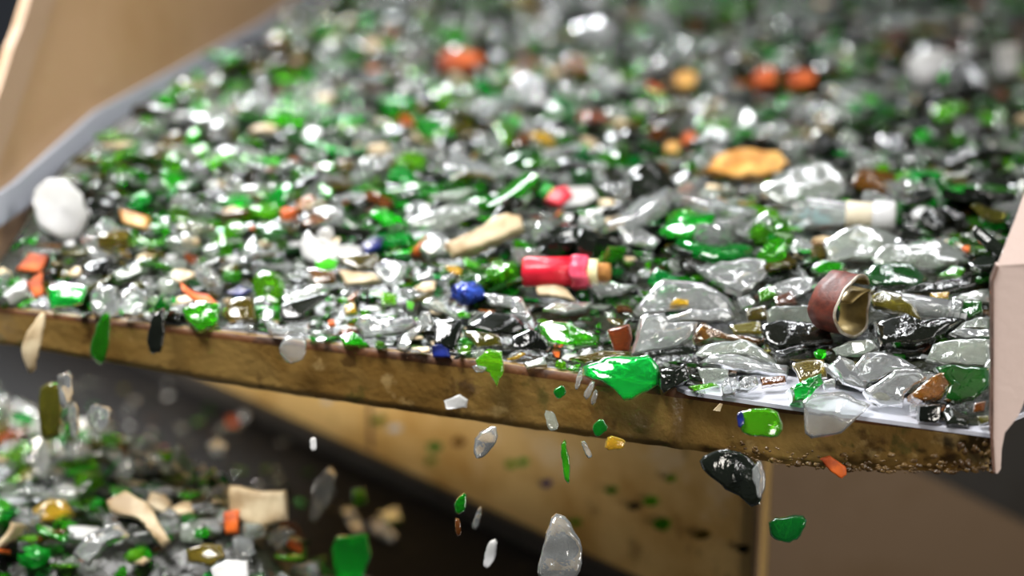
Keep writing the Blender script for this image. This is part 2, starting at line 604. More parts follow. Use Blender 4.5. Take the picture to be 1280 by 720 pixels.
end = chute_pt(952, 640)
tmax = (end - C0).dot(cd)
s0 = C0 - cd * 0.25
s1 = C0 + cd * tmax
ztop = -0.03
pts = [s0 + Vector((0, 0, 0.002)), s1 + Vector((0, 0, 0.002)), Vector((s1.x, s1.y, ztop)), Vector((s0.x, s0.y, ztop))]
v, f = slab(pts, cn, 0.008)
o = link_mesh('plate', cl(v), f, m_chute, chute); fix_normals(o)
# vertical seam bars
for px in (463,):
    a = chute_pt(px, 500); a = Vector((a.x, a.y, 0))
    q = [a + cn * 0.0015 + cd * d + Vector((0, 0, z)) for d, z in ((-0.0015, ZB + 0.02), (0.0015, ZB + 0.02), (0.0015, ztop), (-0.0015, ztop))]
    v, f = slab(q, cn, 0.003)
    o = link_mesh('seam', cl(v), f, m_edge, chute); fix_normals(o)
q = [s1 - cd * 0.004 + cn * 0.003 + Vector((0, 0, 0.002)), s1 + cn * 0.003 + Vector((0, 0, 0.002)), Vector((s1.x, s1.y, ztop)) + cn * 0.003, Vector((s1.x, s1.y, ztop)) - cd * 0.004 + cn * 0.003]
v, f = slab(q, cn, 0.012)
o = link_mesh('end_bar', cl(v), f, m_brown, chute); fix_normals(o)
# thin worn foot strip
lz = lambda z: Vector((0, 0, z))
q = [C0 - cd * 0.2 + cn * 0.006 + lz(0.001), s1 + cn * 0.006 + lz(0.001), s1 + cn * 0.006 + lz(0.016), C0 - cd * 0.2 + cn * 0.006 + lz(0.016)]
v, f = slab(q, cn, 0.005)
o = link_mesh('foot_strip', cl(v), f, m_dark, chute); fix_normals(o); o['label'] = 'greyish worn strip along the foot of the plate'

belt = empty('conveyor_belt', (C0.x, C0.y - 0.2, ZB))
tag(belt, 'black rubber conveyor belt below the tray catching the fallen glass', 'conveyor belt')
BL = belt.location.copy()
side = -Vector((cn.x, cn.y, 0))
b0 = C0 - cd * 0.9 - side * 0.0; b1 = C1 + cd * 0.5
q = [b0 + cn * 0.7, b1 + cn * 0.7, b1, b0]
v, f = slab(q, Vector((0, 0, 1)), 0.008)
o = link_mesh('belt', [Vector(p) - BL for p in v], f, m_belt, belt); fix_normals(o)
q = [b0 - cn * 0.0, b1 - cn * 0.0, b1 - cn * 0.03, b0 - cn * 0.03]
v, f = slab([p + Vector((0, 0, -0.009)) for p in q], Vector((0, 0, 1)), 0.05)
o = link_mesh('side_rail', [Vector(p) - BL for p in v], f, m_dark, belt); fix_normals(o)

# brown panel behind the end of the chute
Pb = Vector((0.2, 1.55, -0.1)); nbp = Vector((0.15, -1, 0.05)).normalized()
pan = empty('support_panel', onplane(1100, 700, Pb, nbp))
tag(pan, 'brown painted support panel with slanted top edge below the tray corner', 'panel')
PL = pan.location.copy()
q = [onplane(*p, Pb, nbp) for p in [(820, 540), (1050, 540), (1150, 590), (1300, 664), (1420, 722), (1420, 800), (820, 800)]]
v, f = slab(q, nbp, 0.008)
o = link_mesh('panel', [Vector(p) - PL for p in v], f, m_brown, pan); fix_normals(o)
q = [onplane(*p, Pb, nbp) + nbp * 0.002 for p in [(980, 606), (990, 600), (1080, 660), (1070, 668)]]
v, f = slab(q, nbp, 0.003)
o = link_mesh('weld_seam', [Vector(p) - PL for p in v], f, m_brown, pan); fix_normals(o)

# the hall
v, f = box_vf((-3.5, -2.0, -0.95), (3.5, 6.0, -0.85))
o = link_mesh('floor', v, f, m_floor); o['kind'] = 'structure'
v, f = box_vf((-3.5, 5.0, -0.85), (3.5, 5.1, 3.0))
o = link_mesh('wall_back', v, f, m_back); o['kind'] = 'structure'
v, f = box_vf((0.1, 2.5, -0.85), (3.4, 2.6, -0.04))
o = link_mesh('wall_right', v, f, m_frame); o['kind'] = 'structure'

# ------------------------------------------------------------------ pieces placed one by one
KIND = {'C': ('clear_glass_shard', 'glass shard'), 'P': ('clear_glass_shard', 'glass shard'), 'G': ('green_glass_shard', 'glass shard'),
        'L': ('green_glass_shard', 'glass shard'), 'K': ('green_glass_shard', 'glass shard'), 'D': ('dark_glass_shard', 'glass shard'),
        'O': ('amber_glass_shard', 'glass shard'), 'A': ('amber_glass_shard', 'glass shard'), 'Y': ('amber_glass_shard', 'glass shard'),
        'T': ('teal_glass_shard', 'glass shard'), 'W': ('white_ceramic_shard', 'ceramic shard'), 'B': ('beige_chip', 'chip'),
        'R': ('orange_chip', 'chip'), 'V': ('blue_glazed_chip', 'chip'), 'S': ('metal_bit', 'metal scrap'), 'F': ('foil_scrap', 'foil'),
        'N': ('blue_foil_cap', 'foil'), 'X': ('painted_chip', 'chip')}
LAND = []          # (px, py, phrase)
HEROES = []        # (poly, depth)


def piece(c, tilt, poly, label, lm=None, yaw=0.0, thick=0.0035, curv=8.0, air=None, lift=0.0, name=None, cat=None, rough=0.0, below=None, mat=None):
    """One real plate of glass whose outline, seen from the camera, is poly; it stands on the heap (or falls at depth `air` before the lip)."""
    xs = [p[0] for p in poly]; ys = [p[1] for p in poly]
    cx, cy = sum(xs) / len(xs), sum(ys) / len(ys)
    if air is not None:
        P = gnd(cx, interp(LIP_TOP, cx), 0)
        P = onplane(cx, cy, Vector((P.x, P.y - air, 0)), Vector((0, -1, 0)))
    elif below is not None:
        P = gnd(cx, max(ys), below)
    else:
        P = on_bed(cx, max(ys))
        P.z += lift + 0.004
        P = onplane(cx, max(ys), P, Vector((0, -0.8, 0.6)))
    t = math.radians(tilt)
    n = Vector((0, -math.sin(t), math.cos(t)))
    n = Matrix.Rotation(math.radians(yaw), 3, 'Z') @ n
    pts = [onplane(x, y, P, n) for x, y in poly]
    cen = sum(pts, Vector()) / len(pts)
    u = Vector((1, 0, 0)); u = (u - n * u.dot(n)).normalized()
    w = n.cross(u)
    p2 = [((p - cen).dot(u), (p - cen).dot(w)) for p in pts]
    size = max(math.dist(a, (0, 0)) for a in p2)
    if air is not None and air > 0.01:      # tumbling bits: corners a little worn
        p2 = [q for a, b in zip(p2, p2[1:] + p2[:1]) for q in ((a[0] * 0.8 + b[0] * 0.2, a[1] * 0.8 + b[1] * 0.2), (a[0] * 0.2 + b[0] * 0.8, a[1] * 0.2 + b[1] * 0.8))]
    out = resample(p2, 22, size * 0.018, R)
    ang = R.uniform(0, PI)
    ca, sa = math.cos(ang), math.sin(ang)
    Vv, Ff, Ss = plate_vf(out, thick, lambda a, b: -curv * (a * ca + b * sa) ** 2, rough=rough, relief=0.0030 if c in 'CP' else 0.0012)
    nm, ct = KIND[c]
    o = link_mesh(name or nm, [u * a + w * b + n * h for a, b, h in Vv], Ff, mat or M[c], None, Ss)
    o.location = cen
    tag(o, label, cat or ct)
    if below is None and (air is None or air < 0.02):
        HEROES.append((poly, (P - EYE).length))
    if lm:
        LAND.append((cx, cy, lm))
    return o


# --- front right: sharp pieces
p = piece
p('C', 74, [(1003, 502), (1019, 491), (1054, 490), (1088, 506), (1062, 532), (1052, 542), (1015, 549), (1007, 542)], 'large smooth clear shard tipping over the lip beside the bare grey sheet', 'the large clear shard tipping over the lip', thick=0.005, curv=10, air=0.008)
p('C', 42, [(1060, 470), (1082, 441), (1105, 442), (1131, 448), (1148, 460), (1114, 467), (1098, 476), (1075, 480)], 'upper blade of the clear splintered cluster on the bare sheet', 'the clear splintered cluster', thick=0.004)
p('C', 50, [(1037, 456), (1049, 444), (1065, 452), (1088, 478), (1079, 489), (1054, 480)], 'clear folded blade on the left of the splintered cluster', None, 20)
p('C', 40, [(1026, 459), (1031, 455), (1052, 470), (1047, 474)], 'short clear stick poking out left of the splintered cluster', thick=0.003)
p('C', 48, [(1078, 491), (1098, 480), (1118, 465), (1150, 462), (1158, 472), (1138, 486), (1130, 493), (1128, 508), (1100, 507), (1085, 500)], 'lower thick lump of the clear splintered cluster nearest the lip', None, -10, 0.007, 6, rough=0.0006)
p('C', 35, [(1140, 468), (1165, 465), (1172, 470), (1150, 479)], 'thin clear sliver between the splintered cluster and the amber shard', thick=0.002)
p('P', 38, [(1040, 437), (1060, 427), (1092, 427), (1098, 437), (1085, 444), (1045, 444)], 'smoky clear shard lying just behind the splintered cluster')
p('C', 60, [(1028, 478), (1044, 472), (1044, 486), (1030, 488)], 'little clear cube between the green nugget and the splintered cluster', thick=0.006, curv=0)
p('G', 55, [(985, 487), (1002, 477), (1024, 468), (1027, 481), (1014, 492), (1004, 504), (989, 504)], 'bright green faceted nugget on the bare grey sheet near the lip', 'the green nugget on the bare sheet', 15, 0.011, 4, rough=0.0012)
p('O', 30, [(990, 455), (1030, 450), (1034, 472), (1000, 479)], 'dark olive plate behind the green nugget', thick=0.004)
p('D', 30, [(968, 442), (1006, 431), (1010, 438), (977, 447)], 'narrow glossy black splinter in front of the large black slab')
p('D', 32, [(950, 408), (975, 402), (1035, 406), (1042, 425), (1000, 434), (972, 438), (955, 427)], 'large glossy black slab left of the rust coloured ring', thick=0.006, curv=5)
p('A', 34, [(864, 421), (877, 405), (889, 412), (912, 421), (956, 423), (947, 430), (891, 424), (868, 430)], 'dark brown hooked shard in front of the big clear block', 'the brown hooked shard', thick=0.005)
p('O', 28, [(912, 407), (950, 403), (956, 418), (918, 416)], 'dark olive shard above the brown hooked shard')
p('B', 34, [(870, 437), (879, 429), (935, 426), (960, 440), (970, 446), (972, 453), (922, 444), (877, 443)], 'dull beige glass blade with amber rim under the brown hooked shard', name='clear_glass_shard', cat='glass shard', mat=M['P'])
p('C', 44, [(876, 449), (889, 443), (935, 448), (952, 454), (987, 454), (985, 469), (947, 465), (916, 462), (879, 452)], 'long white frosted clear shard pointing left above the lip', 'the long frosted shard', thick=0.005, rough=0.0005)
p('C', 58, [(900, 485), (906, 474), (918, 473), (924, 484), (918, 496), (902, 496)], 'round clear lump at the lip, left one of a pair', thick=0.010, curv=12, rough=0.001)
p('C', 58, [(922, 480), (930, 472), (945, 471), (948, 484), (934, 492), (922, 490)], 'round clear lump at the lip, right one of a pair', thick=0.010, curv=12, rough=0.001)
p('G', 40, [(860, 484), (891, 479), (900, 483), (868, 490)], 'flat green strip lying along the lip beside the black speckled chunk')
p('P', 38, [(872, 460), (910, 465), (912, 477), (879, 480)], 'grey green translucent shard under the long frosted shard')
p('A', 32, [(950, 473), (981, 471), (983, 479), (952, 484)], 'reddish brown shard beside the bare sheet behind the clear lumps')
p('G', 70, [(922, 525), (929, 512), (970, 510), (981, 535), (972, 548), (929, 544)], 'green shard in mid-air before the lip under the bare sheet', air=0.03, curv=14)
p('V', 70, [(920, 520), (927, 511), (931, 530), (923, 536)], 'tiny blue flake falling beside the green shard below the lip', air=0.035, thick=0.002)
p('B', 76, [(891, 513), (900, 504), (904, 505), (900, 514)], 'tiny pale flake stuck on the face of the lip', air=0.0015, thick=0.0015)
p('C', 76, [(874, 489), (881, 488), (882, 493), (876, 495)], 'tiny clear bead stuck high on the lip', air=0.0015, thick=0.002)
# --- corner at the plate
p('C', 45, [(1186, 417), (1205, 411), (1238, 412), (1238, 423), (1205, 424)], 'clear tongue of threaded bottle glass against the corner plate', thick=0.004, lift=0.014)
p('P', 52, [(1157, 450), (1166, 431), (1200, 423), (1238, 426), (1238, 457), (1180, 458)], 'ridged pale bottle finish leaning on the corner plate', 'the ridged pale glass at the corner plate', thick=0.007, curv=12, rough=0.0004)
p('P', 40, [(1188, 418), (1202, 404), (1222, 398), (1238, 398), (1238, 412), (1205, 411)], 'domed pale shard behind the ridged bottle finish', curv=20)
p('G', 50, [(1167, 460), (1185, 457), (1237, 459), (1237, 482), (1217, 500), (1192, 505), (1180, 500), (1187, 482)], 'deep green shard under the ridged pale glass at the corner', 'the deep green corner shard', thick=0.006, rough=0.0005, mat=M['K'])
p('A', 55, [(1136, 494), (1157, 477), (1175, 466), (1184, 467), (1185, 482), (1175, 500), (1147, 505), (1137, 500)], 'brown amber block right of the splintered cluster', 'the amber block', 15, 0.010, 4, rough=0.0008)
p('D', 72, [(1147, 506), (1175, 505), (1177, 522), (1170, 529), (1147, 527)], 'square black piece standing below the amber block', thick=0.006, curv=0)
p('P', 50, [(1177, 515), (1185, 507), (1210, 523), (1210, 535), (1182, 532)], 'smoky grey shard between the black square and the corner', mat=M['D'])
p('A', 50, [(1217, 505), (1232, 502), (1230, 515), (1217, 516)], 'small dark red shard close to the corner plate')
p('O', 50, [(1220, 522), (1235, 520), (1236, 528), (1225, 532)], 'little olive bead in the very corner of the tray', thick=0.005, curv=40)
p('C', 50, [(1137, 507), (1145, 506), (1145, 514), (1138, 514)], 'tiny clear drop on the bare sheet left of the black square', thick=0.004, curv=60)
# --- around the ring
p('C', 58, [(958, 390), (967, 384), (1016, 383), (1019, 406), (960, 408)], 'smoky clear oblong standing left of the rust coloured ring', thick=0.006, curv=3, mat=M['P'])
p('A', 30, [(968, 372), (990, 363), (996, 379), (970, 383)], 'amber shard behind the smoky oblong')
p('C', 34, [(965, 357), (995, 346), (1018, 346), (1015, 362), (995, 374), (970, 365)], 'clear curved shard behind the ring on its left')
p('G', 38, [(1013, 337), (1027, 327), (1057, 330), (1053, 338), (1023, 344)], 'green shard just behind the top of the ring')
p('O', 46, [(1088, 371), (1102, 363), (1123, 366), (1136, 376), (1154, 404), (1142, 399), (1125, 393), (1108, 389), (1092, 384)], 'olive arched bottle shoulder right of the ring', 'the olive arched shard', thick=0.005, curv=16, lift=0.008)
p('D', 36, [(1094, 402), (1130, 395), (1152, 405), (1190, 398), (1207, 400), (1173, 421), (1157, 430), (1144, 434), (1100, 434)], 'large glossy black shard in front of the olive arched shard', 'the large black shard', thick=0.008, curv=5, rough=0.0005)
p('W', 40, [(1194, 392), (1209, 394), (1207, 401), (1194, 401)], 'small white chip at the open end of the clear glass tube')
p('K', 36, [(1194, 377), (1227, 377), (1228, 391), (1211, 399), (1196, 389)], 'dark green shard between the glass tube and the corner plate')
p('P', 34, [(1190, 372), (1238, 356), (1238, 377), (1194, 378)], 'pale fluted shard touching the corner plate', curv=20, rough=0.0004)
p('Y', 30, [(1163, 368), (1186, 367), (1185, 374), (1167, 376)], 'small yellow amber shard behind the clear glass tube')
p('D', 30, [(1109, 362), (1165, 356), (1238, 342), (1238, 352), (1186, 367), (1148, 368)], 'long black blade reaching to the corner plate')
p('G', 36, [(1173, 346), (1190, 333), (1207, 337), (1202, 347)], 'bright green shard on the long black blade')
p('K', 30, [(1083, 343), (1090, 331), (1140, 332), (1160, 347), (1150, 357), (1092, 358)], 'long dark green shard behind the ring', 'the long dark green shard', thick=0.005)
p('P', 32, [(1090, 321), (1102, 308), (1132, 308), (1173, 300), (1207, 310), (1215, 323), (1198, 333), (1165, 335), (1132, 331), (1098, 330)], 'wide pale translucent shard behind the long dark green shard', 'the wide pale shard', thick=0.005)
p('C', 30, [(1030, 297), (1070, 283), (1122, 290), (1130, 308), (1085, 324), (1040, 324)], 'wide clear shard in front of the white capped neck', thick=0.004, mat=M['P'])
p('D', 40, [(1148, 272), (1160, 258), (1182, 288), (1172, 292)], 'black strip with a bright edge right of the white capped neck', curv=20)
p('D', 40, [(1180, 262), (1192, 258), (1212, 282), (1204, 288)], 'second black strip with a bright edge farther from the white capped neck', curv=20)
# --- big clear block, crumpled clear glass
p('C', 40, [(792, 385), (802, 374), (827, 347), (860, 353), (893, 362), (918, 378), (925, 389), (885, 386), (831, 390), (802, 395)], 'large clear bottle base tilted on top of the big clear block', 'the large clear bottle base', thick=0.005)
p('C', 62, [(800, 397), (829, 391), (833, 403), (872, 403), (864, 424), (848, 435), (812, 439), (789, 443), (795, 424)], 'big clear block below the tilted bottle base', 'the big clear block', 12, 0.008, 4, rough=0.0007)
p('C', 55, [(832, 395), (872, 389), (914, 385), (920, 397), (906, 403), (872, 402), (833, 403)], 'frosted clear bar across the top of the big clear block', thick=0.006, curv=6)
p('C', 42, [(879, 343), (893, 332), (937, 322), (958, 326), (960, 345), (939, 362), (927, 370), (906, 362), (893, 353)], 'crumpled clear shard behind the tilted bottle base', 'the crumpled clear shard', thick=0.006, rough=0.0009)
p('C', 46, [(922, 374), (937, 368), (945, 380), (927, 387)], 'small bright clear shard at the right end of the bottle base')
p('Y', 60, [(837, 382), (843, 374), (860, 375), (861, 382)], 'yellow amber sliver resting on the clear bottle base', air=None, thick=0.004, lift=0.012)
p('D', 40, [(812, 440), (848, 434), (872, 432), (872, 440), (812, 446)], 'thin black sliver under the big clear block')
p('O', 36, [(931, 388), (958, 382), (960, 400), (935, 402)], 'round olive shard left of the smoky oblong', curv=20)
p('G', 40, [(947, 366), (963, 356), (972, 370), (950, 379)], 'green shard beside the crumpled clear shard')
# --- lip centre
p('G', 62, [(727, 458), (755, 446), (810, 444), (823, 458), (823, 481), (810, 489), (791, 499), (780, 501), (768, 488), (750, 476), (729, 469)], 'big bright green bottle piece sliding over the middle of the lip', 'the big green piece on the lip', -8, 0.006, 10, air=0.006, rough=0.0006)
p('C', 76, [(718, 486), (720, 472), (727, 460), (729, 472), (722, 488)], 'first clear prong left of the big green piece, highest of three', air=0.012, thick=0.003)
p('C', 76, [(728, 493), (739, 476), (745, 477), (734, 502)], 'middle clear prong left of the big green piece', air=0.014, thick=0.003)
p('C', 76, [(737, 504), (743, 485), (748, 490), (743, 508)], 'lowest clear prong left of the big green piece', air=0.014, thick=0.003)
p('D', 58, [(823, 465), (858, 456), (862, 476), (828, 494), (824, 488)], 'black speckled chunk right of the big green piece', 'the black speckled chunk', 0, 0.011, 4, rough=0.001)
p('G', 36, [(672, 405), (686, 402), (716, 409), (750, 421), (748, 430), (716, 436), (686, 429)], 'glossy green leaf shaped shard above the big green piece', 'the green leaf shaped shard', thick=0.006, curv=10)
p('D', 40, [(640, 420), (665, 410), (688, 433), (684, 438), (640, 435)], 'curved black shard with bright edge left of the green leaf', curv=25)
p('O', 30, [(711, 449), (750, 440), (805, 441), (732, 454)], 'thin olive strip behind the big green piece')
p('P', 45, [(654, 454), (681, 448), (684, 458), (658, 461)], 'pale flat shard on the lip below the curved black shard')
p('A', 60, [(759, 412), (787, 405), (791, 421), (787, 440), (768, 441)], 'square brown shard left of the big clear block', curv=14)
p('G', 74, [(690, 488), (704, 480), (709, 492), (697, 500)], 'small green bit dropping before the lip left of the prongs', air=0.02)
p('G', 74, [(739, 533), (752, 521), (762, 536), (745, 548)], 'green bit falling at the lower edge of the lip below the prongs', air=0.03)
p('C', 74, [(679, 512), (693, 515), (700, 536), (686, 540)], 'smoky bit falling before the lip under the small green bit', air=0.03, mat=M['P'])
# --- lip left of centre
p('C', 52, [(443, 405), (454, 395), (467, 394), (474, 402), (516, 395), (523, 404), (504, 416), (481, 421), (454, 420)], 'white rimmed clear shard like a flattened loop above the lip', 'the looped clear shard', thick=0.006, curv=10)
p('C', 56, [(527, 389), (539, 390), (539, 404), (511, 428), (509, 440), (495, 437), (502, 420), (525, 404)], 'bent clear stick right of the looped clear shard', thick=0.005)
p('D', 44, [(541, 401), (577, 400), (577, 418), (568, 439), (543, 432)], 'dark shard between the bent clear stick and the big black shell')
p('V', 55, [(539, 432), (559, 429), (564, 448), (541, 446)], 'navy blue glazed chip on the lip', 'the navy chip on the lip', curv=15)
p('D', 32, [(580, 405), (610, 390), (642, 395), (658, 409), (646, 418), (614, 419)], 'big black shell shaped shard above the green drop', 'the black shell shaped shard', curv=16, thick=0.005)
p('P', 42, [(580, 414), (623, 420), (628, 432), (596, 435)], 'pale olive crescent below the black shell shaped shard', mat=M['O'])
p('G', 72, [(594, 450), (610, 436), (628, 439), (630, 464), (621, 484), (612, 466), (598, 461)], 'green shard hanging over the lip with a pointed tail', 'the green hanging drop', air=0.008, curv=12)
p('C', 72, [(589, 456), (610, 458), (605, 466), (594, 466)], 'clear tip beside the green hanging drop', air=0.012, thick=0.003)
p('G', 50, [(571, 391), (580, 389), (589, 393), (587, 398), (573, 398)], 'small bright green bit under the blue foil cap', lift=0.004)
p('P', 40, [(527, 380), (539, 373), (577, 390), (571, 398)], 'grey glass bar slanting down below the blue foil cap', mat=M['P'])
p('C', 36, [(605, 367), (653, 374), (653, 384), (614, 381)], 'long clear shard right of the blue foil cap')
p('L', 50, [(508, 376), (518, 380), (516, 389), (509, 386)], 'tiny lime bit left of the grey glass bar')
p('G', 36, [(474, 366), (497, 369), (495, 381), (477, 382)], 'green shard above the looped clear shard')
p('C', 40, [(640, 373), (653, 375), (665, 397), (660, 401), (640, 391)], 'clear angled shard below the left end of the red wrapper')
p('C', 38, [(678, 389), (690, 382), (740, 377), (733, 388), (707, 393)], 'grey translucent ribbon below the red wrapper', mat=M['P'])
p('C', 45, [(725, 346), (733, 341), (747, 348), (783, 356), (798, 355), (777, 368), (750, 373), (737, 363)], 'grey crescent shard beneath the cork end of the red wrapper', 'the grey crescent', thick=0.004, curv=20)
p('B', 44, [(670, 358), (687, 353), (703, 357), (720, 376), (707, 373), (673, 369)], 'cream chip leaning against the red wrapper')
p('W', 50, [(373, 301), (383, 287), (397, 297), (430, 307), (455, 305), (453, 320), (427, 321), (417, 327), (393, 328), (378, 320)], 'white curved plate fragment with a blue edge', 'the white plate fragment', thick=0.005, curv=14)
p('V', 46, [(450, 306), (468, 297), (482, 297), (476, 310), (456, 318)], 'blue edged sliver at the right end of the white plate fragment')
p('L', 55, [(393, 329), (407, 321), (423, 325), (420, 336), (400, 340)], 'bright lime green shard under the white plate fragment', 'the lime green shard', lift=0.003)
p('O', 34, [(423, 320), (473, 319), (477, 333), (447, 339), (427, 329)], 'olive shard right of the lime green shard')
p('A', 36, [(383, 334), (420, 341), (420, 353), (393, 356)], 'dark amber shard below the lime green shard')
p('C', 44, [(467, 333), (483, 325), (510, 330), (507, 343), (490, 362), (477, 350)], 'bright white clear shard right of the olive shard')
p('B', 36, [(423, 339), (467, 343), (477, 353), (433, 356)], 'cream flat chip in front of the olive shard')
p('B', 42, [(556, 307), (580, 297), (600, 290), (615, 275), (635, 267), (652, 272), (655, 288), (630, 300), (590, 315), (565, 321)], 'beige bone shaped stick above the blue foil cap', 'the beige bone shaped stick', thick=0.009, curv=12, name='beige_stick', cat='stick')
p('C', 40, [(523, 311), (537, 297), (556, 300), (560, 318), (535, 323)], 'clear lump at the left end of the bone shaped stick', thick=0.008)
p('C', 34, [(507, 278), (553, 260), (597, 250), (597, 267), (553, 287), (513, 284)], 'long pale shard behind the bone shaped stick', 'the long pale shard', mat=M['P'])
p('D', 34, [(350, 384), (407, 363), (413, 367), (373, 400), (353, 401)], 'black triangular shard above the lip right of the drooping clear piece')
p('P', 34, [(353, 373), (403, 357), (410, 362), (360, 383)], 'pale strip on the upper side of the black triangular shard')
p('C', 54, [(325, 400), (331, 397), (341, 411), (387, 403), (383, 417), (340, 419)], 'drooping clear shard lying on the lip', 'the drooping clear shard')
p('C', 74, [(347, 438), (357, 418), (383, 421), (383, 447), (360, 457)], 'clear shard hanging below the drooping clear shard', air=0.012, curv=16)
p('G', 50, [(423, 421), (443, 416), (463, 433), (430, 433)], 'green shard on the lip left of the looped clear shard')
p('Y', 44, [(430, 384), (443, 379), (446, 392), (432, 393)], 'small yellow bit above the looped clear shard')
p('R', 50, [(410, 401), (417, 400), (419, 407), (411, 408)], 'tiny red orange bit between the black triangle and the loop')
# --- left end
p('W', 66, [(38, 252), (42, 235), (58, 222), (82, 223), (103, 243), (109, 268), (97, 296), (76, 300), (50, 283)], 'white oval ceramic shard standing by the sealing strip', 'the white oval shard', thick=0.005, curv=12)
p('R', 46, [(20, 338), (37, 317), (60, 320), (50, 341)], 'orange chip at the far left end of the heap, upper of two', 'the pair of orange chips')
p('R', 50, [(33, 354), (53, 340), (54, 370), (43, 373)], 'orange chip at the far left end of the heap, lower of two')
p('R', 40, [(150, 263), (187, 273), (183, 287), (153, 277)], 'yellow orange chip right of the white oval shard', mat=M['F'])
p('C', 50, [(113, 368), (125, 357), (147, 360), (150, 392), (130, 400), (115, 392)], 'crumpled clear shard on the lip above the falling green shard', thick=0.007, rough=0.0012)
p('C', 50, [(150, 366), (168, 358), (185, 372), (180, 396), (155, 396)], 'crumpled clear shard on the lip left of the falling black shard', thick=0.007, rough=0.0012)
p('K', 40, [(133, 344), (183, 323), (187, 340), (143, 358)], 'dark green leaf shaped shard above the crumpled clear shards', 'the dark green leaf at the left end')
p('G', 50, [(57, 361), (80, 355), (110, 357), (103, 380), (63, 387)], 'green shard right of the orange chips at the left end')
p('G', 78, [(110, 443), (123, 397), (138, 387), (137, 430), (127, 460)], 'tall green shard falling past the left part of the lip', 'the tall falling green shard', air=0.02)
p('D', 78, [(183, 427), (190, 393), (207, 383), (204, 440), (188, 444)], 'tall black shard falling past the left part of the lip', 'the tall falling black shard', air=0.02, curv=20)
p('G', 52, [(227, 388), (247, 377), (277, 380), (273, 407), (250, 417), (233, 401)], 'green and white splintered shard right of the falling black shard', thick=0.006, rough=0.0007)
p('A', 46, [(277, 394), (287, 377), (317, 373), (321, 402), (287, 404)], 'dark amber bulge on the lip left of the drooping clear shard', 'the dark amber bulge', thick=0.007, curv=20, mat=M['O'])
p('V', 50, [(280, 368), (300, 357), (317, 363), (300, 371)], 'blue glazed chip on top of the dark amber bulge', lift=0.004)
p('B', 78, [(25, 440), (33, 417), (53, 387), (57, 400), (50, 440), (37, 473)], 'long dusty beige flake falling at the far left', air=0.02)
p('O', 80, [(48, 487), (60, 478), (77, 480), (77, 543), (60, 552), (50, 550)], 'long olive shard falling at the far left below the dusty flake', air=0.03)
p('C', 78, [(105, 523), (117, 503), (140, 510), (137, 530), (123, 547)], 'pale pinkish clear shard falling below the tall green shard', 'the pinkish falling shard', air=0.03)
p('C', 76, [(555, 501), (575, 493), (585, 500), (583, 510), (558, 511)], 'pale oblong chip falling before the middle of the lip', air=0.01, mat=M['W'])
# --- middle distance and back
p('F', 36, [(880, 215), (895, 195), (930, 188), (975, 193), (985, 206), (955, 220), (915, 223)], 'crumpled golden orange foil scrap in the middle of the heap', 'the golden orange foil', thick=0.004, rough=0.003)
p('R', 40, [(548, 76), (560, 66), (600, 68), (606, 82), (580, 88), (552, 87)], 'orange brick chip far back on the heap, leftmost of the row', 'the leftmost far orange chip', thick=0.012, rough=0.001)
p('R', 40, [(700, 80), (712, 72), (735, 75), (738, 92), (715, 96)], 'rust orange chip far back, second from left in the row', thick=0.012, mat=M['A'])
p('R', 40, [(842, 100), (855, 92), (872, 96), (866, 113), (846, 112)], 'pale orange chip far back, third from left in the row', 'the third far orange chip', thick=0.012, mat=M['F'])
p('R', 40, [(940, 97), (955, 88), (970, 92), (968, 110), (946, 112)], 'dark orange chip far back, fourth from left in the row', thick=0.012)
p('R', 40, [(983, 98), (1000, 91), (1020, 95), (1016, 110), (990, 112)], 'bright orange chip far back, rightmost of the row', 'the rightmost far orange chip', thick=0.012)
p('W', 76, [(1244, 60), (1272, 54), (1276, 92), (1250, 97)], 'upright white rectangular tile far back near the edge of view', 'the upright white tile', thick=0.004, curv=0)
p('W', 50, [(1133, 78), (1165, 64), (1187, 70), (1176, 96), (1152, 112), (1137, 98)], 'big white lump far back left of the white tile', 'the big white lump', thick=0.02, rough=0.003)
p('S', 50, [(1177, 198), (1212, 183), (1217, 190), (1182, 207)], 'shiny metal strip lying behind the white capped neck', 'the shiny metal strip', thick=0.002, curv=0)
p('C', 40, [(770, 284), (785, 279), (825, 300), (818, 311), (780, 303)], 'bright clear shard right behind the cork end of the red wrapper', 'the bright clear shard behind the wrapper')
p('C', 50, [(1096, 172), (1112, 168), (1128, 172), (1128, 188), (1098, 188)], 'brightly glinting clear shard behind the shiny metal strip', mat=M['S'])  # bright metal put in for the glint on this clear glass
p('T', 44, [(985, 268), (1005, 263), (1040, 274), (1046, 283), (1010, 278)], 'pale turquoise rim fragment left of the white capped neck', 'the turquoise rim fragment')
p('P', 32, [(950, 235), (985, 205), (1030, 200), (1058, 222), (1055, 240), (1010, 262), (970, 255)], 'broad pale shard behind the turquoise rim fragment', mat=M['P'])
p('R', 50, [(830, 184), (840, 178), (851, 183), (846, 194), (833, 193)], 'small tan orange chip, left of a pair in the middle of the heap', thick=0.008, mat=M['F'])
p('R', 50, [(851, 173), (861, 166), (871, 170), (868, 181), (855, 183)], 'small orange chip, right of a pair in the middle of the heap', thick=0.008)
p('C', 40, [(640, 105), (660, 95), (685, 105), (680, 135), (650, 138)], 'large whitish lump far back behind the red and white chip', 'the large whitish lump', thick=0.015, rough=0.002)
p('C', 40, [(715, 35), (750, 28), (775, 36), (765, 60), (720, 58)], 'whitish lump at the very back of the heap', thick=0.015, rough=0.002)
p('D', 40, [(1180, 85), (1215, 75), (1240, 95), (1232, 118), (1190, 116)], 'big black shard between the white lump and the white tile', thick=0.008)

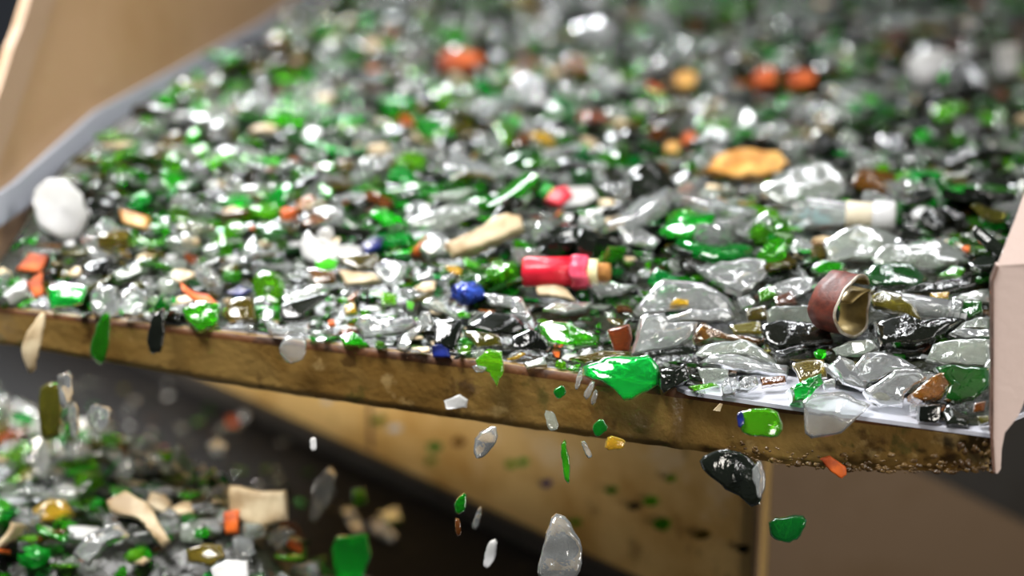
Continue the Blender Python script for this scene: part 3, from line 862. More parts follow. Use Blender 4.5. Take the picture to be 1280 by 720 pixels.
# --- red and white chip
o = piece('X', 44, [(680, 252), (690, 239), (708, 234), (716, 246), (700, 259)], 'red and white chip behind the red wrapper', 'the red and white chip', thick=0.006, name='painted_chip', cat='chip')
P0 = o.location.copy()
n = Vector((0, -math.sin(math.radians(44)), math.cos(math.radians(44))))
pts = [onplane(x, y, P0, n) - P0 for x, y in [(708, 234), (738, 233), (747, 245), (730, 255), (704, 257), (712, 246)]]
v, f = slab(pts, n, 0.006)
w_ = link_mesh('unpainted_side', v, f, M['W'], o); fix_normals(w_); w_['label'] = 'white unpainted half of the chip'
HEROES.append(([(680, 252), (708, 232), (747, 236), (740, 256), (700, 260)], (P0 - EYE).length))

# --- rust coloured bottle ring
Rg = on_bed(1058, 424)
n_face = Vector((0, -1, 0))
cpt = onplane(1068, 384, Rg + Vector((0, -0.004, 0)), n_face)
ax = Vector((0.72, -0.69, 0.03)).normalized()
rad = 0.0168
ring = empty('bottle_ring', cpt - ax * 0.0175)
tag(ring, 'torn rust coloured foil ring with gold inside, standing on the black glass', 'foil ring')
LAND.append((1058, 384, 'the rust coloured ring'))
P = -ax * 0.0
upv = Vector((0, 0, 1))


def dent(a, k):
    d = -0.0022 * math.exp(-((a - 4.4) / 0.5) ** 2) - 0.001 * math.sin(3 * a)
    return (0.0006 * math.sin(2 * a + 1) + 0.0004 * math.sin(7 * a), d)


a0, a1 = -0.95, 2 * PI - 1.28
v, f = revolve([(0, rad - 0.0004), (0, rad), (0.007, rad + 0.0004), (0.012, rad + 0.0001), (0.0175, rad + 0.0003)], P, ax, upv, 44, a0, a1, dent)
o = link_mesh('outer_foil', v, f, M['RU'], ring, True); o['label'] = 'rust brown outer foil'
v, f = revolve([(0.0177, rad - 0.0007), (0.012, rad - 0.0010), (0.007, rad - 0.0008), (0.0, rad - 0.0006)], P, ax, upv, 44, a0, a1, lambda a, k: (dent(a, k)[0], dent(a, k)[1] + 0.0003 * math.sin(a * 22)))
o = link_mesh('inner_liner', v, f, M['GO'], ring, True); o['label'] = 'gold inner liner'
v, f = revolve([(0.0175, rad - 0.0010), (0.0181, rad - 0.0009), (0.0183, rad + 0.0002), (0.0179, rad + 0.0008), (0.0171, rad + 0.0007), (0.0175, rad - 0.0010)], P, ax, upv, 44, a0, a1, dent)
o = link_mesh('rim', v, f, M['TIN'], ring, True); o['label'] = 'pale bent rim'
# curled tongue of foil at the tear
e1 = (upv - ax * upv.dot(ax)).normalized(); e2 = ax.cross(e1)
V, Fc = [], []
for i in range(11):
    t = i / 10
    a = a1 + 0.06 - 0.05 * t
    r = rad * (1 - 0.85 * t)
    c = e1 * math.cos(a - 0.2 * t) + e2 * math.sin(a - 0.2 * t)
    for l in (0.003, 0.010, 0.017):
        V.append(P + ax * (l - 0.003 * t) + c * r + e1 * 0.002 * math.sin(t * PI))
for i in range(10):
    for k in range(2):
        Fc.append((i * 3 + k, i * 3 + k + 1, i * 3 + k + 4, i * 3 + k + 3))
o = link_mesh('torn_flap', V, Fc, M['GO'], ring, True)
sm = o.modifiers.new('thickness', 'SOLIDIFY'); sm.thickness = 0.0006
HEROES.append(([(1014, 350), (1045, 338), (1088, 345), (1092, 420), (1060, 426), (1020, 415)], (cpt - EYE).length + 0.012))

# --- red foil wrapper with cream collar and cork
W0 = on_bed(700, 361)
wp = onplane(655, 340, W0, Vector((0, -1, 0)))
ax = Vector((1, -0.18, 0.06)).normalized()
k = (wp - EYE).length / F
wr = empty('foil_wrapper', wp)
tag(wr, 'red foil wrapper with cream collar and cork in the middle of the heap', 'wrapper')
LAND.append((700, 337, 'the red wrapper'))
up_ = Vector((0, 0, 1)); O0 = Vector()
v, f = revolve([(0, 0.2 * k), (0, 17 * k), (4 * k, 18 * k), (30 * k, 17.5 * k), (62 * k, 18.5 * k), (62 * k, 15 * k)], O0, ax, up_, 32, wob=lambda a, q: (0.0, 0.0006 * math.sin(5 * a + q)))
o = link_mesh('sleeve', v, f, M['X'], wr, True)
v, f = revolve([(61 * k, 15 * k), (61 * k, 20 * k), (66 * k, 21.5 * k), (80 * k, 20.5 * k), (82 * k, 18 * k), (82 * k, 10 * k)], O0, ax, up_, 32, wob=lambda a, q: (0.0008 * math.sin(4 * a), 0.0006 * math.sin(9 * a)))
o = link_mesh('crimped_edge', v, f, M['XP'], wr, True); o['label'] = 'pink crimped edge'
v, f = revolve([(81 * k, 5 * k), (81 * k, 15 * k), (84 * k, 16 * k), (93 * k, 15.5 * k), (94 * k, 13 * k), (94 * k, 0.1 * k)], O0, ax, up_, 28)
o = link_mesh('collar', v, f, M['CR'], wr, True); o['label'] = 'cream collar'
v, f = revolve([(93 * k, 11 * k), (105 * k, 11.5 * k), (109 * k, 10 * k), (110 * k, 0.1 * k)], O0, ax, up_, 24)
o = link_mesh('cork', v, f, M['CK'], wr, True); o['label'] = 'brown cork end'
HEROES.append(([(650, 316), (735, 312), (768, 322), (766, 345), (740, 358), (660, 362)], (wp - EYE).length))

# --- broken bottle neck with white cap
W0 = on_bed(1060, 290)
wp = onplane(1005, 268, W0, Vector((0, -1, 0)))
ax = Vector((1, -0.25, 0.02)).normalized()
k = (wp - EYE).length / F
nk = empty('bottle_neck', wp)
tag(nk, 'broken clear bottle neck with cream label and white cap', 'bottle neck')
LAND.append((1080, 263, 'the white capped neck'))
v, f = revolve([(-8 * k, 23 * k), (20 * k, 21 * k), (50 * k, 18 * k), (92 * k, 17 * k), (92 * k, 14 * k), (50 * k, 15 * k), (20 * k, 18 * k), (-8 * k, 20 * k), (-8 * k, 23 * k)], O0, ax, up_, 30, wob=lambda a, q: ((0.004 * math.sin(3 * a + 1) + 0.003 * math.sin(7 * a)) if q in (0, 7, 8) else 0, 0))
o = link_mesh('glass_tube', v, f, M['C'], nk, True)
v, f = revolve([(52 * k, 18.5 * k), (53 * k, 19 * k), (84 * k, 18.2 * k), (85 * k, 17 * k)], O0, ax, up_, 30)
o = link_mesh('label_band', v, f, plain_mat('cream_label', lin(214, 204, 180), 0.6, lin(190, 176, 140), 30), nk, True); o['label'] = 'cream paper band'
v, f = revolve([(84 * k, 16 * k), (84 * k, 20.5 * k), (86 * k, 21.5 * k), (108 * k, 21.5 * k), (111 * k, 19.5 * k), (111.5 * k, 0.1 * k)], O0, ax, up_, 40, wob=lambda a, q: (0, 0.00012 * math.sin(40 * a)))
o = link_mesh('cap', v, f, M['W'], nk, True); o['label'] = 'white ribbed cap'
HEROES.append(([(1000, 245), (1090, 240), (1120, 250), (1118, 284), (1060, 290), (1000, 288)], (wp - EYE).length))

# --- clear glass tube right of the ring
W0 = on_bed(1150, 390)
wp = onplane(1106, 378, W0, Vector((0, -1, 0)))
ax = Vector((1, -0.32, -0.06)).normalized()
k = (wp - EYE).length / F
tb = empty('glass_tube', wp)
tag(tb, 'broken clear glass tube lying behind the olive arched shard', 'bottle neck')
LAND.append((1160, 385, 'the clear glass tube'))
v, f = revolve([(0, 14 * k), (30 * k, 15 * k), (84 * k, 15 * k), (84 * k, 12 * k), (30 * k, 12 * k), (0, 11 * k), (0, 14 * k)], O0, ax, up_, 30, wob=lambda a, q: ((0.003 * math.sin(3 * a) + 0.002 * math.sin(5 * a + 1)) if q in (0, 5, 6) else 0, 0))
o = link_mesh('tube_wall', v, f, M['C'], tb, True)
v, f = revolve([(80 * k, 12 * k), (80 * k, 17 * k), (83 * k, 18 * k), (90 * k, 18 * k), (93 * k, 16.5 * k), (93 * k, 12 * k), (80 * k, 12 * k)], O0, ax, up_, 30)
o = link_mesh('finish_ring', v, f, M['C'], tb, True); o['label'] = 'thick rounded end ring'
HEROES.append(([(1100, 362), (1190, 372), (1198, 402), (1150, 408), (1100, 395)], (wp - EYE).length))

# --- blue crumpled foil cap
W0 = on_bed(584, 379)
wp = onplane(584, 366, W0, Vector((0, -1, 0)))
k = (wp - EYE).length / F
V, Fc = [], []
blob(Vector(), 17 * k, 3.3, 0.8)
V2, F2 = [], []
nu, nv = 22, 14
for b in range(nv + 1):
    th = PI * b / nv
    for a in range(nu):
        ph = 2 * PI * a / nu
        d = Vector((math.sin(th) * math.cos(ph) * 1.2, math.sin(th) * math.sin(ph), math.cos(th) * 0.8))
        V2.append(d * 17 * k * (1 + 0.22 * noise.noise(d * 2.3) + 0.10 * noise.noise(d * 6)))
for b in range(nv):
    for a in range(nu):
        F2.append((b * nu + a, (b + 1) * nu + a, (b + 1) * nu + (a + 1) % nu, b * nu + (a + 1) % nu))
o = link_mesh('blue_foil_cap', V2, F2, M['N'], None, False)
o.location = wp
tag(o, 'crumpled shiny blue foil cap on the heap behind the looped clear shard', 'foil cap')
LAND.append((582, 362, 'the blue foil cap'))
HEROES.append(([(562, 352), (592, 348), (606, 378), (575, 380)], (wp - EYE).length))

# ------------------------------------------------------------------ pieces of the lower heap and in the fall
ZL = -0.128


def q_(c, poly, label, lm=None, tilt=45, **kw):
    return piece(c, tilt, poly, label, lm, below=kw.pop('z', ZL), **kw)


q_('C', [(90, 693), (110, 670), (150, 653), (160, 667), (133, 680), (110, 707)], 'bright clear double pointed shard on the lower heap', 'the bright clear shard of the lower heap', thick=0.006)
q_('Y', [(40, 638), (63, 625), (83, 627), (93, 643), (77, 653), (50, 654)], 'yellow glass lump on the lower heap', 'the yellow lump', thick=0.009, curv=12)
q_('P', [(70, 614), (83, 605), (100, 613), (97, 627), (77, 631)], 'round grey blue lump behind the yellow lump', thick=0.010, curv=20)
q_('B', [(133, 627), (157, 613), (187, 633), (213, 677), (203, 684), (173, 649), (137, 638)], 'long curved beige shard on the lower heap', 'the curved beige shard', thick=0.006)
q_('C', [(40, 583), (47, 543), (60, 540), (63, 583), (47, 597)], 'clear shard standing upright at the back of the lower heap', 'the upright clear shard', 70)
q_('B', [(287, 607), (320, 613), (358, 613), (360, 650), (320, 661), (287, 641)], 'large beige block on the right slope of the lower heap', 'the large beige block', 70, thick=0.014, curv=0)
q_('R', [(280, 641), (300, 637), (298, 667), (282, 668)], 'orange chip in front of the large beige block', None, 60, thick=0.008)
q_('O', [(233, 688), (255, 680), (277, 680), (281, 697), (263, 708), (233, 701)], 'olive cup shaped shard in front of the orange chip', 'the olive cup shaped shard', thick=0.005, curv=30)
q_('W', [(263, 711), (283, 700), (310, 700), (311, 724), (267, 724)], 'white shard below the olive cup at the picture bottom')
q_('G', [(413, 688), (420, 670), (460, 667), (464, 693), (453, 726), (420, 726)], 'large green shard at the right foot of the lower heap', 'the large green shard below', 62, z=-0.17)
q_('C', [(387, 650), (393, 603), (413, 583), (420, 593), (413, 627), (393, 653)], 'tall clear splinter beside the large beige block', 'the tall clear splinter', 72, z=-0.15)
q_('G', [(440, 613), (455, 611), (459, 628), (441, 634)], 'small bright green bit right of the tall clear splinter', z=-0.17)
q_('G', [(473, 641), (497, 633), (503, 650), (477, 658)], 'flat green bit on the belt right of the heap', z=ZB + 0.003, tilt=20)
q_('C', [(427, 641), (440, 636), (457, 660), (443, 668)], 'clear bit on the belt above the large green shard', z=ZB + 0.004, tilt=25)
q_('C', [(463, 651), (480, 652), (497, 670), (490, 678), (465, 666)], 'clear bit on the belt in front of the flat green bit', z=ZB + 0.003, tilt=20)
q_('L', [(266, 616), (275, 610), (285, 614), (282, 623), (269, 623)], 'glowing green bead left of the large beige block', z=-0.15)
q_('S', [(297, 520), (305, 513), (313, 520), (306, 528)], 'tiny shiny metal bead high on the dark belt', z=ZB + 0.004)
q_('C', [(258, 555), (272, 548), (284, 556), (280, 572), (264, 572)], 'clear lump alone on the dark belt above the heap', z=-0.17)
q_('R', [(283, 522), (296, 520), (297, 532), (285, 533)], 'red bit beside the tiny metal bead on the belt', z=ZB + 0.003)
AIRS = [
    ('G', [(567, 628), (583, 613), (583, 637), (570, 644)], 'green bit falling before the foot of the chute plate'),
    ('A', [(568, 647), (575, 649), (577, 668), (570, 671)], 'thin amber bit falling below the green bit at the chute foot'),
    ('C', [(588, 660), (600, 630), (603, 641), (597, 663)], 'small pinkish clear bit falling right of the green bit at the chute foot'),
    ('W', [(603, 707), (610, 677), (622, 673), (620, 697), (610, 711)], 'white oblong chip falling above the dark gap'),
    ('C', [(670, 728), (680, 673), (693, 642), (710, 647), (728, 680), (727, 710), (717, 732)], 'largest falling clear shard at the bottom middle'),
    ('D', [(873, 573), (903, 560), (933, 567), (953, 590), (948, 640), (907, 610), (880, 590)], 'large black shard falling beneath the lip'),
    ('G', [(700, 557), (707, 547), (713, 577), (712, 607), (705, 598)], 'slender green sliver falling before the beige chute plate'),
    ('Y', [(755, 563), (760, 543), (783, 550), (780, 561)], 'yellow bit falling beside a green bit under the lip'),
    ('C', [(725, 552), (732, 551), (741, 570), (735, 574)], 'thin curved clear bit falling left of the yellow bit'),
    ('C', [(592, 573), (595, 543), (620, 530), (622, 547), (607, 571)], 'clear and green streaky shard falling before the upper chute plate'),
    ('G', [(960, 648), (1003, 643), (1010, 653), (993, 680), (963, 673)], 'green shard falling below the large black one'),
    ('C', [(938, 590), (950, 572), (958, 600), (950, 630)], 'thin clear shard falling against the large black one'),
    ('W', [(387, 548), (395, 546), (396, 562), (388, 564)], 'tiny pale bit falling before the chute plate near its seam'),
    ('C', [(70, 470), (88, 462), (92, 500), (78, 515)], 'smoky clear shard falling right of the olive one'),
    ('C', [(84, 510), (96, 500), (100, 540), (90, 552)], 'narrow clear shard falling left of the pinkish one'),
]
for c, poly, lab in AIRS:
    piece(c, 76, poly, lab, air=R.uniform(0.015, 0.05), yaw=R.uniform(-15, 15), curv=R.choice((8, 14, 20)), thick=0.004)
LAND += [(690, 690, 'the largest falling shard')]
o = piece('R', 78, [(1025, 574), (1037, 569), (1057, 583), (1058, 593), (1052, 598), (1037, 588)], 'bright orange chip clinging to the lower edge of the lip', air=0.004, thick=0.004)
# bits stuck to the beige chute plate
stuck = [('G', 475, 525, 9), ('W', 495, 535, 8), ('G', 545, 558, 9), ('A', 575, 552, 8), ('G', 540, 575, 7), ('G', 437, 567, 6), ('W', 410, 500, 5), ('G', 640, 580, 7),
         ('G', 765, 612, 8), ('G', 815, 625, 9), ('D', 795, 632, 8), ('G', 830, 655, 11), ('G', 720, 652, 7), ('V', 684, 603, 7), ('O', 880, 668, 9), ('D', 930, 685, 8), ('G', 655, 577, 6), ('G', 840, 598, 6)]
CN = {'G': 'green', 'W': 'white', 'A': 'brown', 'D': 'black', 'V': 'blue', 'O': 'olive'}
PLACE = {}
for c, x, y, r in stuck:
    rr = [(x + r * math.cos(a) * R.uniform(0.7, 1.2), y + r * math.sin(a) * R.uniform(0.5, 0.9)) for a in (0.2, 1.3, 2.4, 3.5, 4.5, 5.5)]
    pts = [chute_pt(*q) + cn * 0.0022 for q in rr]
    cen = sum(pts, Vector()) / 6
    v, f = slab([q - cen for q in pts], cn, 0.0022)
    o = link_mesh('stuck_glass_chip', v, f, M[c]); fix_normals(o); o.location = cen
    PLACE.setdefault(c, []).append((x, o))
ORD = ['', 'second ', 'third ', 'fourth ', 'fifth ', 'sixth ', 'seventh ', 'eighth ', 'ninth ', 'tenth ', 'eleventh ', 'twelfth ']
for c, lst in PLACE.items():
    for i, (x, o) in enumerate(sorted(lst, key=lambda t: t[0])):
        tag(o, (ORD[i] + CN[c] + ' chip from the left stuck on the beige chute plate') if len(lst) > 1 else 'only ' + CN[c] + ' chip stuck on the beige chute plate', 'glass chip', 'chips stuck on the chute plate')

# ------------------------------------------------------------------ the mass of shards
rs = random.Random(23)
LIB = {}


def outline(kind):
    if kind == 'sliver':
        a, b = rs.uniform(0.9, 1.3), rs.uniform(0.28, 0.42)
        n = 5
    elif kind == 'chunk':
        a, b = rs.uniform(0.6, 0.9), rs.uniform(0.5, 0.7)
        n = 6
    else:
        a, b = rs.uniform(0.75, 1.1), rs.uniform(0.55, 0.8)
        n = rs.choice((4, 5, 5, 6))
    base = []
    off = rs.uniform(0, 6.28)
    for i in range(n):
        t = off + 2 * PI * (i + rs.uniform(-0.28, 0.28)) / n
        r = rs.uniform(0.72, 1.08)
        base.append((a * r * math.cos(t) * 0.017, b * r * math.sin(t) * 0.017))
    return resample(base, 14, 0.0005, rs)


SHAPES = []
for i in range(48):
    kd = ('plate', 'plate', 'sliver', 'chunk')[i % 4]
    out = outline(kd)
    th = {'plate': rs.uniform(0.0028, 0.0042), 'sliver': rs.uniform(0.003, 0.005), 'chunk': rs.uniform(0.007, 0.011)}[kd]
    kc = {'plate': rs.choice((6, 12, 16, 22)), 'sliver': rs.uniform(4, 12), 'chunk': rs.uniform(0, 8)}[kd]
    an = rs.uniform(0, PI)
    ca, sa = math.cos(an), math.sin(an)
    Vv, Ff, Ss = plate_vf(out, th, lambda a, b: -kc * (a * ca + b * sa) ** 2, rings=(0.5, 0.93), rough=0.0009 if kd == 'chunk' else 0.00012, rng=rs, relief=0.0012)
    SHAPES.append((kd, np.array(Vv), Ff, [s and kd != 'chunk' for s in Ss]))

GEN_KIND = {'C': 'clear', 'P': 'pale', 'G': 'green', 'K': 'dark green', 'D': 'black', 'O': 'olive', 'A': 'brown', 'W': 'white', 'B': 'beige', 'R': 'orange', 'Y': 'yellow'}


def pick(px, py, low=False):
    t = max(0.0, min(1.0, px / 1280))
    up = max(0.0, min(1.0, 1 - py / 250))
    w = {'C': 0.28, 'P': 0.13 - 0.02 * t, 'G': 0.33 - 0.18 * t, 'K': 0.06 + 0.05 * t, 'D': 0.09 + 0.30 * t + 0.10 * up, 'O': 0.07, 'A': 0.045 + 0.015 * t, 'W': 0.035, 'B': 0.03, 'R': 0.006, 'Y': 0.006}
    if low:
        w.update({'C': 0.36, 'G': 0.24, 'D': 0.08, 'B': 0.05, 'R': 0.012, 'W': 0.05})
    r = rs.random() * sum(w.values())
    for c, q in w.items():
        r -= q
        if r <= 0:
            return c
    return 'C'


GEN = []           # [colour, shape index, matrix]


def rot_for(spread):
    yaw = Matrix.Rotation(rs.uniform(0, 2 * PI), 4, 'Z')
    ax_ = Vector((math.cos(a := rs.uniform(0, 2 * PI)), math.sin(a), 0))
    tl = Matrix.Rotation(rs.gauss(0, spread) + (PI if rs.random() < 0.35 else 0), 4, ax_)
    return tl @ yaw


def hero_block(px, py, d, r):
    """True where a piece of pixel radius r would hide one of the pieces placed one by one."""
    for (bx0, by0, bx1, by1), poly, hd in HB:
        if d < hd + 0.014 and bx0 - r < px < bx1 + r and by0 - r < py < by1 + r and edge_dist(poly, px, py) > -0.62 * r:
            return True
    return False


def edge_dist(poly, x, y):
    best = 1e9
    for i in range(len(poly)):
        (x1, y1), (x2, y2) = poly[i - 1], poly[i]
        dx, dy = x2 - x1, y2 - y1
        t = max(0, min(1, ((x - x1) * dx + (y - y1) * dy) / (dx * dx + dy * dy)))
        best = min(best, math.hypot(x - x1 - t * dx, y - y1 - t * dy))
    return best if inside(poly, x, y) else -best


HB = [((min(q[0] for q in pl), min(q[1] for q in pl), max(q[0] for q in pl), max(q[1] for q in pl)), pl, hd) for pl, hd in HEROES]


def drop(X, Y, zz, sc, spread=0.36):
    """Put one loose piece on the tray unless it would bury a piece placed one by one; then a smaller one, low down."""
    col = pick(*proj(Vector((X, Y, zz))))
    if col in 'WBR':
        sc = min(sc, 0.75)
    P = Vector((X, Y, zz))
    dist = (P - EYE).length
    px, py = proj(P)
    if hero_block(px, py, dist, 0.016 * sc * F / dist):
        sc = rs.uniform(0.3, 0.5)
        P.z = max(bed(X, Y) - 0.003, 0.002)
        px, py = proj(P)
        if hero_block(px, py, (P - EYE).length, 0.016 * sc * F / dist):
            return
        spread = 0.2
    GEN.append((col, rs.randrange(len(SHAPES)), Matrix.Translation(P) @ rot_for(spread) @ Matrix.Diagonal((sc, sc, sc, 1))))


cell = 0.0215
y = 0.70
while y < back_y - 0.02:
    x = -0.75
    while x < 0.9:
        for layer in range(3):
            X = x + rs.uniform(0, cell); Y = y + rs.uniform(0, cell)
            s = Y - lip_y(X)
            if s < 0.004 or (X > right_x - 0.02 and s < 0.03) or (X > right_x and Y < lip_pts[-1].y + 0.02 + (X - right_x) * 0.84) or X < wall_x(Y) + 0.026 or X > right_x + 0.145 + 0.22 * (Y - 0.9):
                continue
            if layer == 2 and rs.random() < 0.55:
                continue
            z = bed(X, Y)
            px, py = proj(Vector((X, Y, z)))
            if px < -110 or px > 1400 or py < -45:
                continue
            if bare(X, Y, z):
                continue
            big = rs.random()
            sc = rs.uniform(0.62, 1.0) if big < 0.72 else rs.uniform(1.0, 1.45)
            if px < 400 and py > 200:
                sc *= 0.85
            zz = z + 0.001 + 0.0055 * layer + rs.uniform(-0.001, 0.003)
            if px > 560 and py > 230:
                sc *= 1.3
            if s < 0.02:
                sc = min(sc, 0.8); zz = max(z, 0.003) + 0.003 * layer + 0.002
            drop(X, Y, zz, sc)
        x += cell
    y += cell

# small broken bits between the larger ones in the near part of the heap
cs = 0.0105
y = 0.80
while y < 1.32:
    x = -0.32
    while x < 0.46:
        X = x + rs.uniform(0, cs); Y = y + rs.uniform(0, cs)
        x += cs
        sd = Y - lip_y(X)
        if sd < 0.004 or (X > right_x and Y < lip_pts[-1].y + 0.02 + (X - right_x) * 0.84) or X < wall_x(Y) + 0.022 or X > right_x + 0.14 + 0.22 * (Y - 0.9) or bare(X, Y):
            continue
        drop(X, Y, bed(X, Y) + rs.uniform(0, 0.004), rs.uniform(0.3, 0.62), 0.45)
    y += cs
# a crowded row right on the lip
lx = wall_x(1.1) + 0.0
for k in range(330):
    px = rs.uniform(-120, 1236)
    P = gnd(px, interp(LIP_TOP, px), 0)
    Y = P.y + rs.uniform(0.0, 0.016)
    if bare(P.x, Y) or P.x < wall_x(Y) + 0.022 or P.x > right_x - 0.015:
        continue
    drop(P.x, Y, 0.003 + rs.uniform(0, 0.007), rs.uniform(0.4, 0.9), 0.5)

# lower heap on the belt
MOUND = [(-90, 462), (0, 500), (70, 522), (140, 540), (250, 575), (330, 612), (420, 655), (450, 700), (460, 790), (-120, 790), (-140, 560)]


mound_w = [gnd(a, b, -0.16) for a, b in MOUND]
mound_w = [(q.x, q.y) for q in mound_w]


def mound_z(X, Y):
    d = edge_dist(mound_w, X, Y)
    return ZB + 0.108 * smooth((d + 0.02) / 0.085) + 0.008 * noise.noise(Vector((X * 14, Y * 14, 9)))


xs = [q[0] for q in mound_w]; ys = [q[1] for q in mound_w]
V, Fc, idx = [], [], {}
st = 0.012
nx = int((max(xs) - min(xs)) / st) + 1; ny = int((max(ys) - min(ys)) / st) + 1
for j in range(ny + 1):
    for i in range(nx + 1):
        X, Y = min(xs) + i * st, min(ys) + j * st
        if edge_dist(mound_w, X, Y) > -0.024:
            idx[i, j] = len(V)
            V.append((X, Y, max(ZB + 0.0004, mound_z(X, Y) - 0.004)))
for (i, j), a in idx.items():
    if (i + 1, j) in idx and (i, j + 1) in idx and (i + 1, j + 1) in idx:
        Fc.append((a, idx[i + 1, j], idx[i + 1, j + 1], idx[i, j + 1]))
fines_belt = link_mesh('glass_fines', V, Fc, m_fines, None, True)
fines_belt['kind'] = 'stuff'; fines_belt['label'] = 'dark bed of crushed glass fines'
cell = 0.017
y = min(ys)
while y < max(ys):
    x = min(xs)
    while x < max(xs):
        for layer in range(2):
            X = x + rs.uniform(0, cell); Y = y + rs.uniform(0, cell)
            d = edge_dist(mound_w, X, Y)
            if d < -0.05 or (d < 0 and rs.random() < 0.6):
                continue
            z = max(mound_z(X, Y), ZB + 0.002)
            P = Vector((X, Y, z + 0.002 + 0.006 * layer))
            px, py = proj(P)
            if px < -90 or py > 775:
                continue
            if (P - C0).dot(cn) < 0.02:
                continue
            sc = rs.uniform(0.45, 0.95)
            GEN.append((pick(px, py, True), rs.randrange(len(SHAPES)), Matrix.Translation(P) @ rot_for(0.5) @ Matrix.Diagonal((sc, sc, sc, 1))))
        x += cell
    y += cell
# loose bits scattered over the bare belt
for k in range(120):
    P = gnd(rs.uniform(60, 430), rs.uniform(470, 640), ZB + 0.003)
    if (P - C0).dot(cn) < 0.012 or inside(mound_w, P.x, P.y):
        continue
    sc = rs.uniform(0.18, 0.42)
    GEN.append((pick(200, 600, True), rs.randrange(len(SHAPES)), Matrix.Translation(P) @ rot_for(0.3) @ Matrix.Diagonal((sc, sc, sc, 1))))

# nothing sinks through the tray floor or the belt
for g, (c, si, mx) in enumerate(GEN):
    low_ = (SHAPES[si][1] @ np.array(mx)[2, :3]).min() + mx.translation.z
    fl = ZB + 0.0006 if mx.translation.z < -0.05 else 0.0008
    if low_ < fl:
        GEN[g] = (c, si, Matrix.Translation((0, 0, fl - low_)) @ mx)

# which of them show, and how large: rays from the camera's place
AV, AF, OWN = [], [], []
base = 0
mats_np = []
for g, (c, si, mx) in enumerate(GEN):
    kd, vv, ff, ss = SHAPES[si]
    m3 = np.array(mx)
    wv = vv @ m3[:3, :3].T + m3[:3, 3]
    mats_np.append(wv)
    AV.append(wv)
    AF.extend([tuple(i + base for i in q) for q in ff])
    OWN.extend([g] * len(ff))
    base += len(vv)
allv = np.concatenate(AV)
bpy.context.view_layer.update()
extra = []
for o in SC.objects:
    if o.type == 'MESH' and o.name not in ('floor', 'wall_back'):
        mw = np.array(o.matrix_world)
        co_ = np.empty(len(o.data.vertices) * 3); o.data.vertices.foreach_get('co', co_)
        wv = co_.reshape(-1, 3) @ mw[:3, :3].T + mw[:3, 3]
        extra.append(wv)
        AF.extend([tuple(i + base for i in pl.vertices) for pl in o.data.polygons])
        OWN.extend([-1] * len(o.data.polygons))
        base += len(wv)
tree = BVHTree.FromPolygons(np.concatenate([allv] + extra).tolist(), AF)
hits = [0] * len(GEN)
for j in range(0, 720, 3):
    for i in range(0, 1280, 3):
        r = tree.ray_cast(EYE, ray(i + 1.5, j + 1.5))
        if r[2] is not None and OWN[r[2]] >= 0:
            hits[OWN[r[2]]] += 1

NAME = {'C': 'clear_glass_shard', 'P': 'pale_glass_shard', 'G': 'green_glass_shard', 'K': 'dark_green_glass_shard', 'D': 'black_glass_shard', 'O': 'olive_glass_shard', 'A': 'brown_glass_shard',
        'W': 'white_ceramic_shard', 'B': 'beige_chip', 'R': 'orange_chip', 'Y': 'yellow_glass_shard'}
CAT = {'W': 'ceramic shard', 'B': 'chip', 'R': 'chip'}
LIMIT = 290
single = {}
for c in NAME:
    cand = sorted([g for g in range(len(GEN)) if GEN[g][0] == c and hits[g] >= 3], key=lambda g: -hits[g])
    single[c] = cand[:LIMIT]
chosen = {g for v_ in single.values() for g in v_}


def mesh_of(c, si):
    key = (c, si)
    if key not in LIB:
        kd, vv, ff, ss = SHAPES[si]
        me = bpy.data.meshes.new(NAME[c])
        me.from_pydata(vv.tolist(), [], ff)
        me.polygons.foreach_set('use_smooth', ss)
        me.materials.append(M[c])
        me.update()
        LIB[key] = me
    return LIB[key]


proto = {}
rank = {}
info = []
for c, lst in single.items():
    for g in lst:
        _c, si, mx = GEN[g]
        px, py = proj(mx.translation)
        best = min(LAND, key=lambda q: (q[0] - px) ** 2 + ((q[1] - py) * 1.6) ** 2)
        dx, dy = px - best[0], (py - best[1]) * 1.6
        rel = ('right of' if dx > 0 else 'left of') if abs(dx) > abs(dy) else ('in front of' if dy > 0 else 'behind')
        info.append((c, SHAPES[si][0], best[2], rel, math.hypot(dx, dy), g))
SHAPE_WORD = {'plate': 'shard', 'sliver': 'sliver', 'chunk': 'chunk'}
ORDN = ['closest', 'second closest', 'third closest', 'fourth closest', 'fifth closest', 'sixth closest', 'seventh closest', 'eighth closest', 'ninth closest', 'tenth closest', 'eleventh closest', 'twelfth closest']
ORDN += [a + ' closest' for a in ('thirteenth', 'fourteenth', 'fifteenth', 'sixteenth', 'seventeenth', 'eighteenth', 'nineteenth', 'twentieth')]
info.sort(key=lambda t: t[4])
for c, kd, lm, rel, d, g in info:
    key = (c, kd, lm, rel)
    i = rank.get(key, 0)
    rank[key] = i + 1
    _c, si, mx = GEN[g]
    if c not in proto:
        proto[c] = bpy.data.objects.new(NAME[c], mesh_of(c, si))
        o = proto[c]
    else:
        o = proto[c].copy()
        o.data = mesh_of(c, si)
    o.matrix_world = mx
    COL.objects.link(o)
    stuffname = {'W': 'ceramic ', 'B': 'stoneware ', 'R': 'brick '}.get(c, 'glass ')
    word = GEN_KIND[c] + ' ' + stuffname + SHAPE_WORD[kd]
    where = 'lower heap ' if mx.translation.z < -0.05 else 'tray heap '
    if i < len(ORDN):
        lab = f'{word} {ORDN[i]} {rel} {lm}'
        if len(lab.split()) > 16:
            lab = lab.replace(' closest', '')
        o['label'] = lab
    else:
        o['label'] = f'small {word} farther {rel} {lm}'
    o['category'] = CAT.get(c, 'glass shard')
    o['group'] = GEN_KIND[c] + ' pieces on the ' + where.strip()

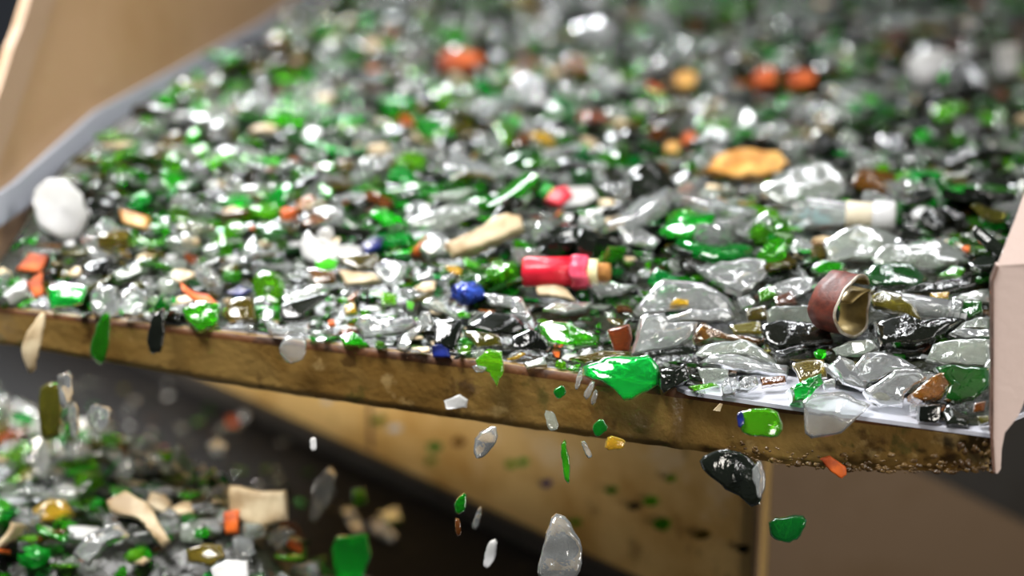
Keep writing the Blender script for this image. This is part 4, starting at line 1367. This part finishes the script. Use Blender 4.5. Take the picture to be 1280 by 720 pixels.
# the rest, too many to count, as one mass per heap
order = list(NAME)
for low in (False, True):
    vs, fs, ss_, mi = [], [], [], []
    b = 0
    for g, (c, si, mx) in enumerate(GEN):
        if g in chosen or (mx.translation.z < -0.05) != low:
            continue
        kd, vv, ff, ss = SHAPES[si]
        vs.append(mats_np[g]); fs.extend([tuple(i + b for i in q) for q in ff]); ss_.extend(ss); mi.extend([order.index(c)] * len(ff)); b += len(vv)
    o = link_mesh('glass_cullet', np.concatenate(vs).tolist(), fs, None, None, ss_, [M[c] for c in order], mi)
    tag(o, 'mass of small crushed glass between the shards on the ' + ('black belt below' if low else 'tan tray'), 'crushed glass', kind='stuff')
    (fines_belt if low else fines_tray).parent = o

# ------------------------------------------------------------------ light
def area(name, loc_, target, size, sy, power, col, spread=180):
    l = bpy.data.lights.new(name, 'AREA')
    l.shape = 'RECTANGLE'; l.size = size; l.size_y = sy; l.energy = power; l.color = col; l.spread = math.radians(spread)
    o_ = bpy.data.objects.new(name, l)
    COL.objects.link(o_)
    o_.location = loc_
    o_.rotation_euler = (Vector(target) - Vector(loc_)).to_track_quat('-Z', 'Y').to_euler()
    return o_


area('hall_and_fill_lamp', (-0.6, 0.75, 1.5), (-0.2, 1.1, 0), 0.9, 0.5, 10, (1.0, 0.98, 0.96), 74)
area('hall_and_fill_lamp', (-0.9, 3.2, 1.7), (-0.22, 1.08, 0), 1.2, 0.5, 11.5, (0.95, 0.98, 1.0), 50)
area('hall_and_fill_lamp', (0.9, 0.5, 1.0), (-0.55, 1.5, 0.12), 0.5, 0.5, 1.7, (1.0, 0.98, 0.96), 60)  # added fill to brighten the left wall and its strip, no lamp known here
for tx, ty in ((-1.1, 2.4), (0.3, 2.9), (0.9, 1.9), (0.35, 1.0)):
    area('tube_lamp', (tx, ty, 1.9), (tx * 0.2, 1.15, 0), 1.2, 0.05, 1.3, (0.96, 0.98, 1.0), 100)
area('fill_lamp', (-0.47, 1.12, -0.06), (-0.2, 1.5, -0.10), 0.2, 0.05, 0.75, (1.0, 0.94, 0.84), 100)  # added fill under the tray to brighten the left part of the chute
area('fill_lamp', (0.85, 0.0, 0.0), (0.35, 1.5, -0.15), 0.3, 0.3, 1.7, (1.0, 0.94, 0.86), 70)  # added fill, low in front, to brighten the panel and right of the lip

w = bpy.data.worlds.new('hall_air')
SC.world = w
w.use_nodes = True
w.node_tree.nodes['Background'].inputs[0].default_value = (0.42, 0.44, 0.47, 1)
w.node_tree.nodes['Background'].inputs[1].default_value = 0.17

SC.view_settings.view_transform = 'Standard'
SC.view_settings.look = 'None'
SC.view_settings.exposure = 0.0
SC.view_settings.gamma = 1.0
SC.view_settings.use_curve_mapping = False
try:
    SC.cycles.max_bounces = 8
    SC.cycles.transmission_bounces = 7
    SC.cycles.glossy_bounces = 4
    SC.cycles.diffuse_bounces = 3
    SC.cycles.sample_clamp_indirect = 6.0
except Exception:
    pass
print('pieces:', len(GEN), 'single:', len(chosen), {c: len(v_) for c, v_ in single.items()})
